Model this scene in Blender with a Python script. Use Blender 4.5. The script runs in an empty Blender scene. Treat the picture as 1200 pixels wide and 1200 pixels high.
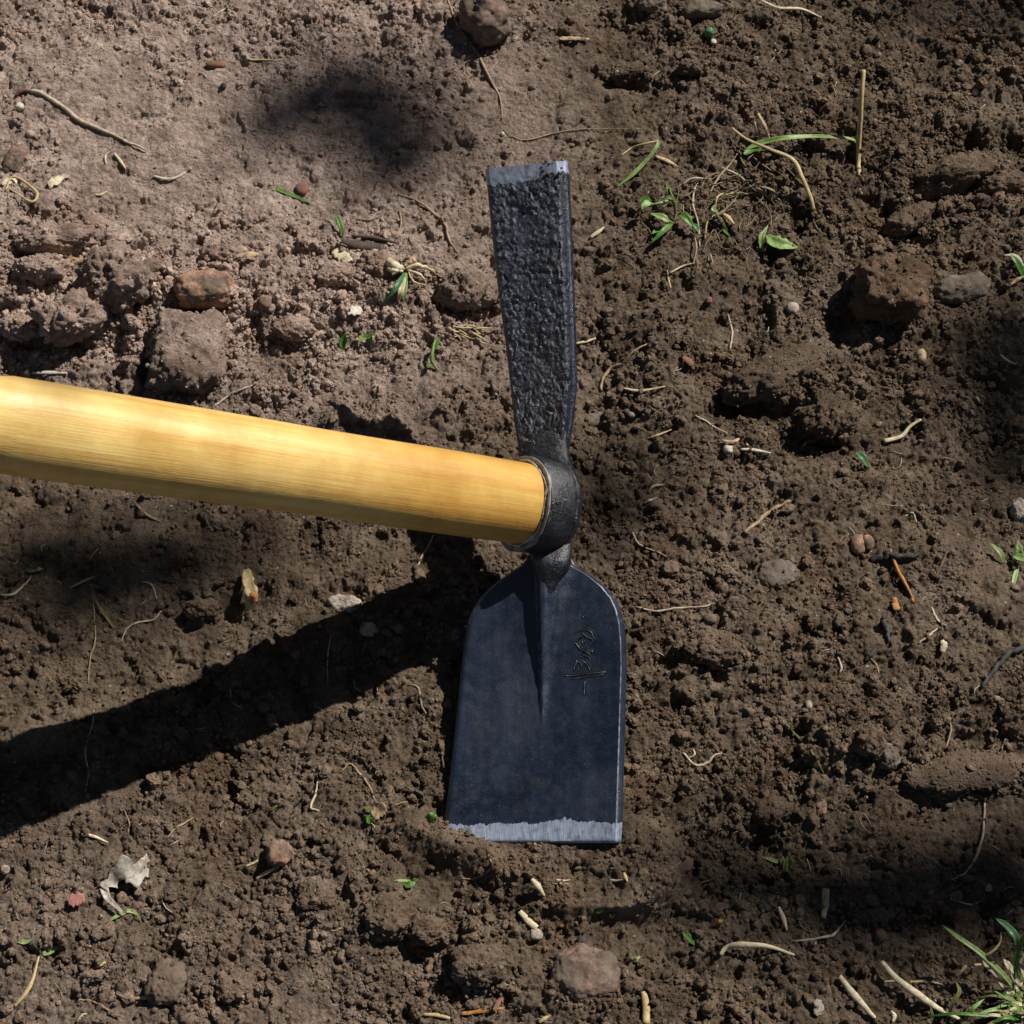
import bpy, math, random
import numpy as np
from mathutils import Vector

# ------------------------------------------------------------------ camera, sky, sun
sc = bpy.context.scene
rnd = random.Random(7)
RNG = np.random.default_rng(7)
D, F, TH = 1.10, 2200.0, math.radians(25)
CAM = np.array([0, -math.sin(TH), math.cos(TH)]) * D
CR = np.array([1.0, 0, 0]); CU = np.array([0, math.cos(TH), math.sin(TH)]); CV = -CAM / D
cam = bpy.data.objects.new('camera', bpy.data.cameras.new('camera'))
sc.collection.objects.link(cam)
cam.location = CAM; cam.rotation_euler = (TH, 0, 0)
cam.data.sensor_width = 36; cam.data.lens = F / 1200 * 36
cam.data.clip_start = 0.02; cam.data.clip_end = 500
sc.camera = cam

SUN_EL, SUN_AZ = math.radians(43), math.radians(41)        # azimuth from +X towards +Y
L = np.array([math.cos(SUN_EL) * math.cos(SUN_AZ), math.cos(SUN_EL) * math.sin(SUN_AZ), math.sin(SUN_EL)])
world = bpy.data.worlds.new('World'); sc.world = world; world.use_nodes = True
wn = world.node_tree
bg = wn.nodes['Background']; bg.inputs[1].default_value = 0.05
sky = wn.nodes.new('ShaderNodeTexSky'); sky.sky_type = 'NISHITA'; sky.sun_disc = False
sky.air_density = 0.5; sky.dust_density = 0.3; sky.sun_elevation = SUN_EL; sky.sun_rotation = math.radians(90) - SUN_AZ
wn.links.new(sky.outputs[0], bg.inputs[0])
sun = bpy.data.objects.new('sun', bpy.data.lights.new('sun', 'SUN')); sc.collection.objects.link(sun)
sun.data.energy = 5.0; sun.data.angle = math.radians(0.53); sun.data.color = (1.0, 0.95, 0.88)
sun.rotation_euler = Vector(L).to_track_quat('Z', 'Y').to_euler()
sc.view_settings.view_transform = 'Standard'; sc.view_settings.look = 'None'
sc.view_settings.exposure = 0.0; sc.view_settings.gamma = 1.0; sc.view_settings.use_curve_mapping = False

# ------------------------------------------------------------------ helpers
def ray(px, py):
    return CV + CR * ((px - 600) / F) + CU * ((600 - py) / F)
def at_z(px, py, z):
    d = ray(px, py); return CAM + d * ((z - CAM[2]) / d[2])

def hash2(ix, iy, s):
    h = (ix.astype(np.int64) * 374761393 + iy.astype(np.int64) * 668265263 + s * 1442695041) & 0xffffffff
    h = ((h ^ (h >> 13)) * 1274126177) & 0xffffffff
    h = ((h ^ (h >> 16)) * 2246822519) & 0xffffffff
    return ((h ^ (h >> 15)) & 0xffffff) / float(0xffffff)
def perlin(x, y, s=0):
    ix, iy = np.floor(x), np.floor(y); fx, fy = x - ix, y - iy
    u = fx * fx * fx * (fx * (fx * 6 - 15) + 10); v = fy * fy * fy * (fy * (fy * 6 - 15) + 10)
    def g(a, b, dx, dy):
        t = hash2(ix + a, iy + b, s) * 2 * np.pi
        return np.cos(t) * dx + np.sin(t) * dy
    n0 = g(0, 0, fx, fy) * (1 - u) + g(1, 0, fx - 1, fy) * u
    n1 = g(0, 1, fx, fy - 1) * (1 - u) + g(1, 1, fx - 1, fy - 1) * u
    return (n0 * (1 - v) + n1 * v) * 1.5
def fbm(x, y, s=0, o=4, g=0.5):
    r = 0; a = 1; f = 1
    for i in range(o):
        r = r + a * perlin(x * f, y * f, s + i * 17); a *= g; f *= 2.03
    return r
def worley(x, y, s):
    ix, iy = np.floor(x), np.floor(y)
    f1 = np.full(x.shape, 9.0); f2 = f1.copy(); rid = np.zeros(x.shape)
    for a in (-1, 0, 1):
        for b in (-1, 0, 1):
            cx, cy = ix + a, iy + b
            d = np.hypot(cx + 0.1 + 0.8 * hash2(cx, cy, s) - x, cy + 0.1 + 0.8 * hash2(cx, cy, s + 5) - y)
            r = hash2(cx, cy, s + 9)
            m = d < f1
            f2 = np.where(m, f1, np.minimum(f2, d)); rid = np.where(m, r, rid); f1 = np.where(m, d, f1)
    return f1, f2, rid
def sstep(a, b, x):
    t = np.clip((x - a) / (b - a), 0, 1); return t * t * (3 - 2 * t)
def hash3(a, b, c, s): return hash2(a + c * 57.0, b - c * 131.0, s)
def noise3(P, f, s=0):
    x, y, z = P[:, 0] * f + s * 1.37, P[:, 1] * f - s * 2.1, P[:, 2] * f + s * 0.77
    ix, iy, iz = np.floor(x), np.floor(y), np.floor(z); fx, fy, fz = x - ix, y - iy, z - iz
    u, v, w = (t * t * t * (t * (t * 6 - 15) + 10) for t in (fx, fy, fz)); out = 0
    for a in (0, 1):
        for b in (0, 1):
            for c in (0, 1):
                t1 = hash3(ix + a, iy + b, iz + c, s) * 6.2832; t2 = hash3(ix + a, iy + b, iz + c, s + 11) * 2 - 1
                q = np.sqrt(1 - t2 * t2)
                out = out + (q * np.cos(t1) * (fx - a) + q * np.sin(t1) * (fy - b) + t2 * (fz - c)) * (u if a else 1 - u) * (v if b else 1 - v) * (w if c else 1 - w)
    return out * 1.6
def cells3(P, f, s):
    X = P * f; I = np.floor(X); d1 = np.full(len(P), 9.0)
    for a in (-1, 0, 1):
        for b in (-1, 0, 1):
            for c in (-1, 0, 1):
                C = I + np.array([a, b, c]); h = [hash3(C[:, 0], C[:, 1], C[:, 2], s + k) for k in (1, 2, 3)]
                d1 = np.minimum(d1, np.sqrt(((C + np.stack(h, 1) - X) ** 2).sum(1)))
    return d1

def mesh_obj(name, verts, faces, mat, parent=None, smooth=True):
    me = bpy.data.meshes.new(name)
    verts = np.asarray(verts, dtype=float)
    me.from_pydata(verts.tolist(), [], [tuple(int(i) for i in f) for f in faces]); me.update()
    if smooth: me.polygons.foreach_set('use_smooth', [True] * len(me.polygons))
    if mat: me.materials.append(mat)
    o = bpy.data.objects.new(name, me); sc.collection.objects.link(o)
    if parent: o.parent = parent
    return o
def rebase(o, c):
    """move the origin of an unparented mesh to c, geometry staying put"""
    me = o.data; n = len(me.vertices); a = np.empty(n * 3); me.vertices.foreach_get('co', a)
    a = a.reshape(-1, 3) - np.asarray(c); me.vertices.foreach_set('co', a.ravel()); me.update(); o.location = c
    return o
def tag(o, label=None, cat=None, group=None, kind=None):
    if label: o['label'] = label
    if cat: o['category'] = cat
    if group: o['group'] = group
    if kind or cat: o['kind'] = kind or 'thing'
    return o
def empty(name, loc=(0, 0, 0)):
    o = bpy.data.objects.new(name, None); o.empty_display_size = 0.02; o.location = loc
    sc.collection.objects.link(o); return o

# ------------------------------------------------------------------ materials
def nmat(name):
    m = bpy.data.materials.new(name); m.use_nodes = True
    return m, m.node_tree, m.node_tree.nodes['Principled BSDF']
def node(nt, t, **k):
    n = nt.nodes.new(t)
    for a, b in k.items():
        if a in n.inputs.keys(): n.inputs[a].default_value = b
        else: setattr(n, a, b)
    return n
def ramp(nt, fac, stops, interp='LINEAR'):
    r = nt.nodes.new('ShaderNodeValToRGB'); r.color_ramp.interpolation = interp
    e = r.color_ramp.elements
    while len(e) < len(stops): e.new(0.5)
    for i, (p, c) in enumerate(stops):
        e[i].position = p; e[i].color = (*c, 1) if len(c) == 3 else c
    nt.links.new(fac, r.inputs[0]); return r.outputs[0]
def noise(nt, vec, scale, detail=4, rough=0.55, dist=0):
    n = node(nt, 'ShaderNodeTexNoise', Scale=scale, Detail=detail, Roughness=rough, Distortion=dist)
    nt.links.new(vec, n.inputs['Vector']); return n.outputs['Fac']
def mix(nt, fac, a, b, mode='MIX'):
    m = nt.nodes.new('ShaderNodeMix'); m.data_type = 'RGBA'; m.blend_type = mode; m.clamp_factor = True
    for i, v in ((0, fac), (6, a), (7, b)):
        if hasattr(v, 'links'): nt.links.new(v, m.inputs[i])
        else: m.inputs[i].default_value = v if i == 0 else (*v, 1)
    return m.outputs[2]
def math_(nt, op, a, b=0.0, clamp=False):
    m = nt.nodes.new('ShaderNodeMath'); m.operation = op; m.use_clamp = clamp
    for i, v in ((0, a), (1, b)):
        if hasattr(v, 'links'): nt.links.new(v, m.inputs[i])
        else: m.inputs[i].default_value = v
    return m.outputs[0]
def bump(nt, h, bsdf, strength, dist, prev=None):
    b = node(nt, 'ShaderNodeBump', Strength=strength, Distance=dist); nt.links.new(h, b.inputs['Height'])
    if prev: nt.links.new(prev, b.inputs['Normal'])
    nt.links.new(b.outputs[0], bsdf.inputs['Normal']); return b.outputs[0]

def soil_material(name, tint=(1, 1, 1), lumps=1.0):
    m, nt, b = nmat(name)
    g = nt.nodes.new('ShaderNodeNewGeometry'); pos = g.outputs['Position']
    sep = nt.nodes.new('ShaderNodeSeparateXYZ'); nt.links.new(pos, sep.inputs[0])
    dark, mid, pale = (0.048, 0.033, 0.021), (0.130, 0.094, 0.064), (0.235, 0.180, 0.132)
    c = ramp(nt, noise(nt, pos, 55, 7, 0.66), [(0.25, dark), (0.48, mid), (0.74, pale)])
    # drier, paler, pinker soil upper left; darkness right and under handle is painted shade
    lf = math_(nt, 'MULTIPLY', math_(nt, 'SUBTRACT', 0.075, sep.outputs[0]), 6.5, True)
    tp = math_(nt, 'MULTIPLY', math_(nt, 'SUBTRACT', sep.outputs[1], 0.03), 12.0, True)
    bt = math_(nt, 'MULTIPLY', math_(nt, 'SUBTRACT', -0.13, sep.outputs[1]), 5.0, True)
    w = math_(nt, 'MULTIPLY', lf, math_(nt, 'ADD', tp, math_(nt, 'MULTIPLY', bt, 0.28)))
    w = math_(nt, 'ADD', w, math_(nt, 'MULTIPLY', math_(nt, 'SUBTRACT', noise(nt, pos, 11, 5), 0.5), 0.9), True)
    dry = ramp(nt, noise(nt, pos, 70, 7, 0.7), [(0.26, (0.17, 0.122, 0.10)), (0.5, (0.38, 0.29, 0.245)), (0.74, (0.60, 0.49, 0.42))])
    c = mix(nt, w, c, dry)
    # reddish and ochre patches
    c = mix(nt, ramp(nt, noise(nt, pos, 16, 3), [(0.56, (0, 0, 0)), (0.72, (0.45, 0.45, 0.45))]), c, (0.150, 0.084, 0.052))
    # grain: fine salt and pepper
    gr = noise(nt, pos, 900, 3, 0.7)
    c = mix(nt, 1.0, c, ramp(nt, gr, [(0.3, (0.62, 0.6, 0.58)), (0.5, (1, 1, 1)), (0.7, (1.45, 1.42, 1.38))]), 'MULTIPLY')
    # mineral specks
    v = node(nt, 'ShaderNodeTexVoronoi', Scale=230.0); nt.links.new(pos, v.inputs['Vector'])
    vs = nt.nodes.new('ShaderNodeSeparateColor'); nt.links.new(v.outputs['Color'], vs.inputs[0])
    rare = math_(nt, 'GREATER_THAN', vs.outputs[0], 0.93)
    small = math_(nt, 'LESS_THAN', v.outputs['Distance'], 0.17)
    c = mix(nt, math_(nt, 'MULTIPLY', math_(nt, 'MULTIPLY', rare, small), 0.8), c, (0.5, 0.41, 0.33))
    oi = nt.nodes.new('ShaderNodeObjectInfo')
    c = mix(nt, 1.0, c, ramp(nt, oi.outputs['Random'], [(0, (0.86 * tint[0], 0.86 * tint[1], 0.86 * tint[2])), (1, (1.16 * tint[0], 1.14 * tint[1], 1.12 * tint[2]))]), 'MULTIPLY')
    nt.links.new(c, b.inputs['Base Color'])
    b.inputs['Roughness'].default_value = 0.85; b.inputs['Specular IOR Level'].default_value = 0.25
    p = bump(nt, noise(nt, pos, 420, 5, 0.65), b, 1.0, 0.0026 * lumps)
    bump(nt, noise(nt, pos, 1500, 3, 0.6), b, 0.9, 0.0008 * lumps, p)
    return m
M = {}
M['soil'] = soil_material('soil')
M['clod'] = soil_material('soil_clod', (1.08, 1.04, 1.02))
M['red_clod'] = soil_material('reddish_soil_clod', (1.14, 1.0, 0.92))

def plain(key, col, col2=None, rough=0.6, scale=300, spec=0.4, trans=0.0, bmp=0.4, stretch=None, dirt=0.0):
    """organic / mineral material with two-colour mottling and grain"""
    if key in M: return M[key]
    m, nt, b = nmat(key)
    tc = nt.nodes.new('ShaderNodeTexCoord'); vec = tc.outputs['Object']
    col2 = col2 or tuple(x * 0.6 for x in col)
    c = ramp(nt, noise(nt, vec, scale, 5, 0.65), [(0.32, col2), (0.62, col)])
    if key.startswith('stone'): bmp = 1.0
    c = mix(nt, 1.0, c, ramp(nt, noise(nt, vec, scale * 5, 2), [(0.3, (0.75, 0.74, 0.72)), (0.7, (1.2, 1.2, 1.2))]), 'MULTIPLY')
    if dirt:
        g = nt.nodes.new('ShaderNodeNewGeometry'); ps = g.outputs['Position']
        so = ramp(nt, noise(nt, ps, 90, 6, 0.66), [(0.25, (0.048, 0.034, 0.023)), (0.5, (0.135, 0.10, 0.072)), (0.75, (0.235, 0.186, 0.142))])
        c = mix(nt, ramp(nt, noise(nt, ps, 110, 6, 0.7), [(0.62 - dirt * 0.35, (0, 0, 0)), (0.72 - dirt * 0.35, (0.92, 0.92, 0.92))]), c, so)
    nt.links.new(c, b.inputs['Base Color'])
    b.inputs['Roughness'].default_value = rough; b.inputs['Specular IOR Level'].default_value = spec
    if trans: b.inputs['Subsurface Weight'].default_value = trans; b.inputs['Subsurface Radius'].default_value = (0.002, 0.003, 0.001)
    if bmp: bump(nt, noise(nt, vec, scale * 2.5, 4, 0.6), b, bmp, 0.0006)
    M[key] = m; return m
plain('straw_dull', (0.34, 0.27, 0.16), (0.16, 0.11, 0.06))
plain('straw', (0.62, 0.50, 0.27), (0.40, 0.28, 0.13))
plain('pale_straw', (0.72, 0.64, 0.46), (0.48, 0.38, 0.22))
plain('root', (0.44, 0.33, 0.21), (0.22, 0.14, 0.08))
plain('pale_root', (0.62, 0.53, 0.41), (0.34, 0.25, 0.17))
plain('dark_root', (0.16, 0.10, 0.06), (0.07, 0.045, 0.03))
plain('charred', (0.035, 0.033, 0.032), (0.014, 0.013, 0.013))
plain('orange', (0.50, 0.23, 0.07), (0.33, 0.13, 0.03))
plain('white', (0.70, 0.65, 0.56), (0.42, 0.36, 0.28))
plain('green', (0.11, 0.24, 0.035), (0.05, 0.12, 0.02), trans=0.0, spec=0.45, rough=0.45)
plain('pale_green', (0.27, 0.37, 0.13), (0.15, 0.24, 0.06), rough=0.45)
plain('blue_green', (0.10, 0.24, 0.10), (0.05, 0.13, 0.05), rough=0.4)
plain('olive', (0.20, 0.20, 0.07), (0.10, 0.09, 0.03))
plain('stone_brown', (0.27, 0.165, 0.12), (0.14, 0.085, 0.06), scale=180, rough=0.8, dirt=0.6)
plain('stone_rust', (0.42, 0.24, 0.15), (0.18, 0.11, 0.085), scale=160, rough=0.85, bmp=1.0, dirt=0.4)
plain('stone_pink', (0.27, 0.17, 0.135), (0.17, 0.105, 0.085), scale=200, rough=0.85, dirt=0.6)
plain('stone_grey', (0.22, 0.185, 0.16), (0.12, 0.10, 0.085), scale=200, rough=0.85, dirt=0.6)
plain('stone_dark', (0.07, 0.065, 0.062), (0.03, 0.028, 0.027), scale=200, rough=0.7)
plain('stone_pale', (0.50, 0.42, 0.36), (0.30, 0.24, 0.2), scale=260, rough=0.8, dirt=0.3)
plain('terracotta', (0.29, 0.13, 0.085), (0.16, 0.08, 0.055), scale=260, rough=0.8, dirt=0.3)
plain('pink', (0.48, 0.22, 0.18), (0.35, 0.15, 0.12), scale=300)
plain('paper', (0.55, 0.51, 0.45), (0.26, 0.22, 0.18), scale=120, rough=0.8, dirt=0.3)
plain('wood_chip', (0.62, 0.47, 0.28), (0.40, 0.26, 0.14), dirt=0.3)
plain('bark', (0.10, 0.07, 0.05), (0.05, 0.035, 0.025), scale=40)

# ------------------------------------------------------------------ terrain
NX, NY = 960, 960
X0, X1, Y0, Y1 = -0.385, 0.385, -0.335, 0.435
def axis(a, b, n):
    core = np.linspace(a, b, n); st = (b - a) / (n - 1); out = []; p = b; k = st
    while p < 60: k *= 1.45; p += k; out.append(p)
    lo = []; p = a; k = st
    while p > -60: k *= 1.45; p -= k; lo.append(p)
    return np.array(lo[::-1] + list(core) + out), len(lo)
ax, ox = axis(X0, X1, NX); ay, oy = axis(Y0, Y1, NY)
GX, GY = np.meshgrid(ax, ay)

# the hoe: heights of its spine over the soil (metres) at image rows, used by soil and tool alike
SP_Y = [186, 530, 592, 650, 700, 800, 900, 988]
SP_Z = [0.131, 0.068, 0.055, 0.0455, 0.0400, 0.0265, 0.0150, 0.0075]
def spine_z(py): return float(np.interp(py, SP_Y, SP_Z))
BL_TILT = 0.17
def blade_z(px, py): return spine_z(py) + BL_TILT * (px - 640) * 0.0005

def gz(x, y):
    """macro relief and roughness mask from spots given in picture pixels on the base plane"""
    return 0
def spots(lst):
    out = np.zeros(GX.shape)
    for (px, py, sx, sy, rot, amp) in lst:
        c = at_z(px, py, 0); a = math.radians(rot)
        dx, dy = GX - c[0], GY - c[1]
        u = (dx * math.cos(a) + dy * math.sin(a)) / (sx * 0.0005); v = (-dx * math.sin(a) + dy * math.cos(a)) / (sy * 0.00055)
        e = u * u + v * v
        out += np.where(e < 16, amp * np.exp(-e), 0)
    return out
macro = spots([
    # px, py, sx, sy, rotation, amplitude
    (90, 350, 150, 55, 0, 0.010), (330, 350, 170, 55, -4, 0.009), (500, 330, 70, 40, 0, 0.006),
    (540, 240, 60, 120, 0, -0.004), (230, 230, 160, 60, 0, -0.002), (600, 120, 120, 120, 0, -0.002),
    (35, 866, 70, 20, 0, 0.011), (100, 680, 140, 70, 0, 0.003), (215, 660, 22, 40, 0, -0.004),
    (735, 560, 48, 90, 0, -0.011), (705, 440, 30, 60, 0, -0.006),
    (860, 150, 110, 90, 20, 0.004), (870, 240, 70, 26, 20, -0.010), (940, 260, 30, 26, 0, -0.008), (1060, 210, 90, 40, -20, 0.005),
    (1155, 215, 60, 18, -12, -0.010), (1180, 175, 26, 16, 0, -0.010), (1085, 210, 20, 12, 0, -0.008),
    (985, 375, 26, 26, 0, -0.012), (900, 475, 60, 22, -30, -0.011), (960, 520, 40, 15, 0, -0.010), (990, 460, 90, 40, 0, 0.004),
    (1175, 500, 40, 60, 0, -0.013), (1110, 380, 90, 50, 0, 0.006), (1150, 430, 70, 30, -10, -0.004),
    (990, 860, 40, 30, 0, 0.004), (1090, 930, 120, 50, 0, -0.006), (1150, 870, 70, 16, -10, -0.008), (905, 990, 16, 16, 0, -0.009),
    (1000, 1010, 180, 60, 0, -0.006), (780, 1050, 60, 70, 0, -0.005), (1100, 740, 120, 100, 0, 0.005),
    (490, 1115, 22, 14, 30, -0.008), (520, 1160, 20, 12, 0, -0.007), (540, 960, 35, 22, 0, 0.003), (530, 1000, 22, 14, 30, -0.004),
    (700, 1150, 60, 50, 0, 0.006), (440, 1090, 60, 50, 0, 0.003), (295, 695, 20, 26, 0, -0.003), (270, 720, 20, 14, 0, -0.007),
    (740, 96, 16, 8, -20, -0.007), (400, 500, 60, 16, -10, 0.002), (520, 350, 24, 14, 0, -0.009), (400, 340, 14, 8, 0, -0.008),
    (150, 1100, 120, 60, 0, 0.003), (160, 355, 20, 18, -30, -0.010), (80, 405, 45, 8, 0, -0.008), (35, 300, 22, 8, 0, -0.007),
    (160, 290, 16, 8, 0, -0.008), (215, 375, 26, 8, 0, -0.009), (170, 430, 5, 22, 0, -0.012), (30, 400, 16, 6, 0, -0.007),
    (800, 800, 110, 120, 0, 0.002), (430, 130, 90, 60, 0, -0.003), (620, 640, 40, 40, 0, -0.004),
])
rough = 0.62 + spots([
    (90, 350, 170, 70, 0, 0.45), (330, 350, 200, 65, -4, 0.45), (150, 150, 250, 115, 0, -0.52), (330, 220, 160, 60, 0, -0.30),
    (640, 130, 130, 140, 0, -0.50), (560, 260, 90, 60, 0, -0.30), (110, 650, 230, 90, 0, -0.50), (30, 862, 80, 22, 0, -0.5),
    (1050, 200, 180, 150, 0, 0.30), (980, 460, 150, 70, 0, 0.25), (1120, 640, 130, 110, 0, -0.25), (480, 440, 90, 60, 0, -0.25),
    (920, 860, 160, 90, 0, 0.28), (500, 1120, 150, 80, 0, 0.28), (1150, 950, 90, 60, 0, -0.3), (770, 780, 60, 90, 0, 0.15), (220, 420, 40, 45, 0, -0.4),
])
rough = np.clip(rough + 0.16 * fbm(GX * 14, GY * 14, 3, 3), 0.12, 1.1)
near = np.exp(-(np.maximum(np.hypot(GX, GY) - 0.5, 0) / 0.3) ** 2)        # fine relief only where the grid is fine
wx = GX + 0.0020 * fbm(GX * 210, GY * 210, 11, 4, 0.62); wy = GY + 0.0020 * fbm(GX * 210, GY * 210, 31, 4, 0.62)
wx2 = GX + 0.006 * fbm(GX * 40, GY * 40, 12, 2); wy2 = GY + 0.006 * fbm(GX * 40, GY * 40, 32, 2)
def lumps(cell, seed, keep, x=wx, y=wy):
    f1, f2, r = worley(x / cell, y / cell, seed)
    dome = np.sqrt(np.clip(1 - (f1 / 0.72) ** 2, 0, 1))
    return dome * np.clip((r - (1 - keep)) / keep, 0, 1) ** 0.6 * np.clip((f2 - f1) * 5, 0, 1)
Z = macro + 0.006 * fbm(GX * 5, GY * 5, 50, 2) * near + 0.0035 * fbm(GX * 17, GY * 17, 51, 3) * near
fine = rough * (0.0050 * lumps(0.030, 61, 0.40, 0.5 * (wx2 + wx), 0.5 * (wy2 + wy)) + 0.0036 * lumps(0.015, 62, 0.5, wx2 * .5 + wx * .5, wy2 * .5 + wy * .5) + 0.0024 * lumps(0.0080, 63, 0.6))
fine += (0.10 + 0.90 * rough) * (0.0015 * lumps(0.0045, 64, 0.85) + 0.0008 * lumps(0.0026, 65, 0.9))
pit = sstep(0.30, 0.75, fbm(wx * 48, wy * 48, 71, 4)) * 0.0060 + sstep(0.42, 0.8, fbm(wx * 150, wy * 150, 73, 3)) * 0.0018
crk = np.abs(fbm(GX * 34, GY * 34, 75, 4)); crk = np.exp(-(crk / 0.035) ** 2) * sstep(-0.1, 0.35, fbm(GX * 11, GY * 11, 78, 2)) * 0.0035
fine += -(0.25 + 0.8 * rough) * pit - crk * (0.5 + 0.5 * rough)
fine += (0.3 + 0.7 * rough) * (0.0011 * fbm(GX * 220, GY * 220, 81, 3, 0.6)) + 0.0010 * fbm(GX * 75, GY * 75, 85, 3)
Z = Z + (fine - 0.003) * near
# soil banked up against the wide blade's cutting edge, open ground below the raised tool
bz = np.zeros(GX.shape); wt = np.zeros(GX.shape)
for px in range(505, 760, 6):
    c = at_z(px, 990, blade_z(px, 988)); q = np.exp(-((GX - c[0]) ** 2 + (GY - c[1] + 0.008) ** 2) / 0.016 ** 2)
    bz += q * (c[2] - 0.0045); wt += q
bank = bz / np.maximum(wt, 1e-6); k = np.clip(wt, 0, 1)
Z = Z * (1 - k) + (bank + (fine - 0.001) * 0.7) * k
cl = at_z(528, 992, 0.0)
Z += 0.0125 * np.exp(-(((GX - cl[0]) + (GY - cl[1]) * 0.9) ** 2 / 0.030 ** 2 + ((GY - cl[1]) - 0.35 * (GX - cl[0]) * -1) ** 2 / 0.012 ** 2))

def H(x, y):
    i = np.clip((x - X0) / (X1 - X0) * (NX - 1), 0, NX - 1.001); j = np.clip((y - Y0) / (Y1 - Y0) * (NY - 1), 0, NY - 1.001)
    a, b = int(i), int(j); fi, fj = i - a, j - b; a += ox; b += oy
    return (Z[b, a] * (1 - fi) + Z[b, a + 1] * fi) * (1 - fj) + (Z[b + 1, a] * (1 - fi) + Z[b + 1, a + 1] * fi) * fj
def G(px, py, h=0.0):
    """world point standing h above the soil that the picture shows at (px, py)"""
    z = 0.0
    for _ in range(7):
        p = at_z(px, py, z); z = 0.5 * z + 0.5 * (H(p[0], p[1]) + h)
    p = at_z(px, py, z); return p
# keep the soil below the tool
def build_ground():
    ny, nx = GX.shape
    co = np.stack([GX, GY, Z], -1).reshape(-1, 3).astype(np.float32)
    idx = np.arange(nx * ny).reshape(ny, nx)
    q = np.stack([idx[:-1, :-1], idx[:-1, 1:], idx[1:, 1:], idx[1:, :-1]], -1).reshape(-1, 4)
    me = bpy.data.meshes.new('ground'); me.vertices.add(len(co)); me.vertices.foreach_set('co', co.ravel())
    me.loops.add(q.size); me.loops.foreach_set('vertex_index', q.ravel().astype(np.int32))
    me.polygons.add(len(q)); me.polygons.foreach_set('loop_start', np.arange(0, q.size, 4, dtype=np.int32))
    me.polygons.foreach_set('loop_total', np.full(len(q), 4, dtype=np.int32))
    me.polygons.foreach_set('use_smooth', np.ones(len(q), dtype=bool)); me.update(calc_edges=True)
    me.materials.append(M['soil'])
    o = bpy.data.objects.new('ground', me); sc.collection.objects.link(o)
    tag(o, 'bare brown tilled soil with crumbs, cracks and small hollows', kind='structure')
build_ground()

# ------------------------------------------------------------------ the hoe
def coat(name, a, b_, c_, rough, bscale, bstr, bdist, stretch=False, metallic=0.0, spec=0.5):
    m, nt, b = nmat(name)
    tc = nt.nodes.new('ShaderNodeTexCoord'); vec = tc.outputs['Object']
    c = ramp(nt, noise(nt, vec, 17, 8, 0.70), [(0.34, a), (0.52, b_), (0.72, c_)])
    mp = node(nt, 'ShaderNodeMapping'); mp.inputs['Scale'].default_value = (0.8, 0.05, 0.05); nt.links.new(vec, mp.inputs[0])
    c = mix(nt, 1.0, c, ramp(nt, noise(nt, mp.outputs[0], 120, 4, 0.6), [(0.3, (0.45, 0.49, 0.56)), (0.7, (1.6, 1.52, 1.42))]), 'MULTIPLY')
    c = mix(nt, ramp(nt, noise(nt, vec, 1300, 2, 0.5), [(0.64, (0, 0, 0)), (0.76, (0.4, 0.4, 0.4))]), c, (0.24, 0.28, 0.36))
    nt.links.new(c, b.inputs['Base Color'])
    b.inputs['Metallic'].default_value = metallic; b.inputs['Specular IOR Level'].default_value = spec
    nt.links.new(ramp(nt, noise(nt, vec, 160, 4), [(0.3, (rough - 0.12,) * 3), (0.7, (rough + 0.16,) * 3)]), b.inputs['Roughness'])
    p = bump(nt, noise(nt, vec, bscale, 5, 0.6), b, bstr, bdist)
    bump(nt, noise(nt, vec, bscale * 4, 3, 0.6), b, bstr * 0.7, bdist * 0.35, p)
    return m
M['lacquer'] = coat('blue_black_lacquer', (0.005, 0.008, 0.016), (0.016, 0.025, 0.050), (0.050, 0.057, 0.082), 0.30, 1100, 0.6, 0.0003, spec=1.0)
M['forged'] = coat('rough_forged_black', (0.004, 0.007, 0.016), (0.012, 0.020, 0.044), (0.045, 0.062, 0.110), 0.27, 480, 0.85, 0.0010, spec=1.0)
M['eye'] = coat('dusty_forged_black', (0.004, 0.005, 0.008), (0.012, 0.014, 0.020), (0.036, 0.038, 0.046), 0.34, 420, 0.8, 0.0009, spec=0.9)
def filed():
    m, nt, b = nmat('filed_steel')
    tc = nt.nodes.new('ShaderNodeTexCoord'); mp = node(nt, 'ShaderNodeMapping'); mp.inputs['Scale'].default_value = (1, 0.06, 0.06)
    nt.links.new(tc.outputs['Object'], mp.inputs[0])
    s = noise(nt, mp.outputs[0], 2200, 3, 0.6)
    c = ramp(nt, s, [(0.3, (0.20, 0.25, 0.36)), (0.7, (0.60, 0.67, 0.82))])
    c = mix(nt, ramp(nt, noise(nt, tc.outputs['Object'], 260, 4), [(0.50, (0, 0, 0)), (0.72, (0.75, 0.75, 0.75))]), c, (0.09, 0.10, 0.14))
    nt.links.new(c, b.inputs['Base Color']); b.inputs['Metallic'].default_value = 0.35; b.inputs['Roughness'].default_value = 0.5
    bump(nt, s, b, 0.4, 0.0003); return m
M['filed'] = filed()
plain('ring_metal', (0.40, 0.39, 0.39), (0.14, 0.13, 0.13), rough=0.45, scale=200)
plain('pale_steel', (0.42, 0.46, 0.56), (0.05, 0.06, 0.09), rough=0.4, scale=260, bmp=0.2)  # paler steel-blue for thin strips near the blades' right edges
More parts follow.
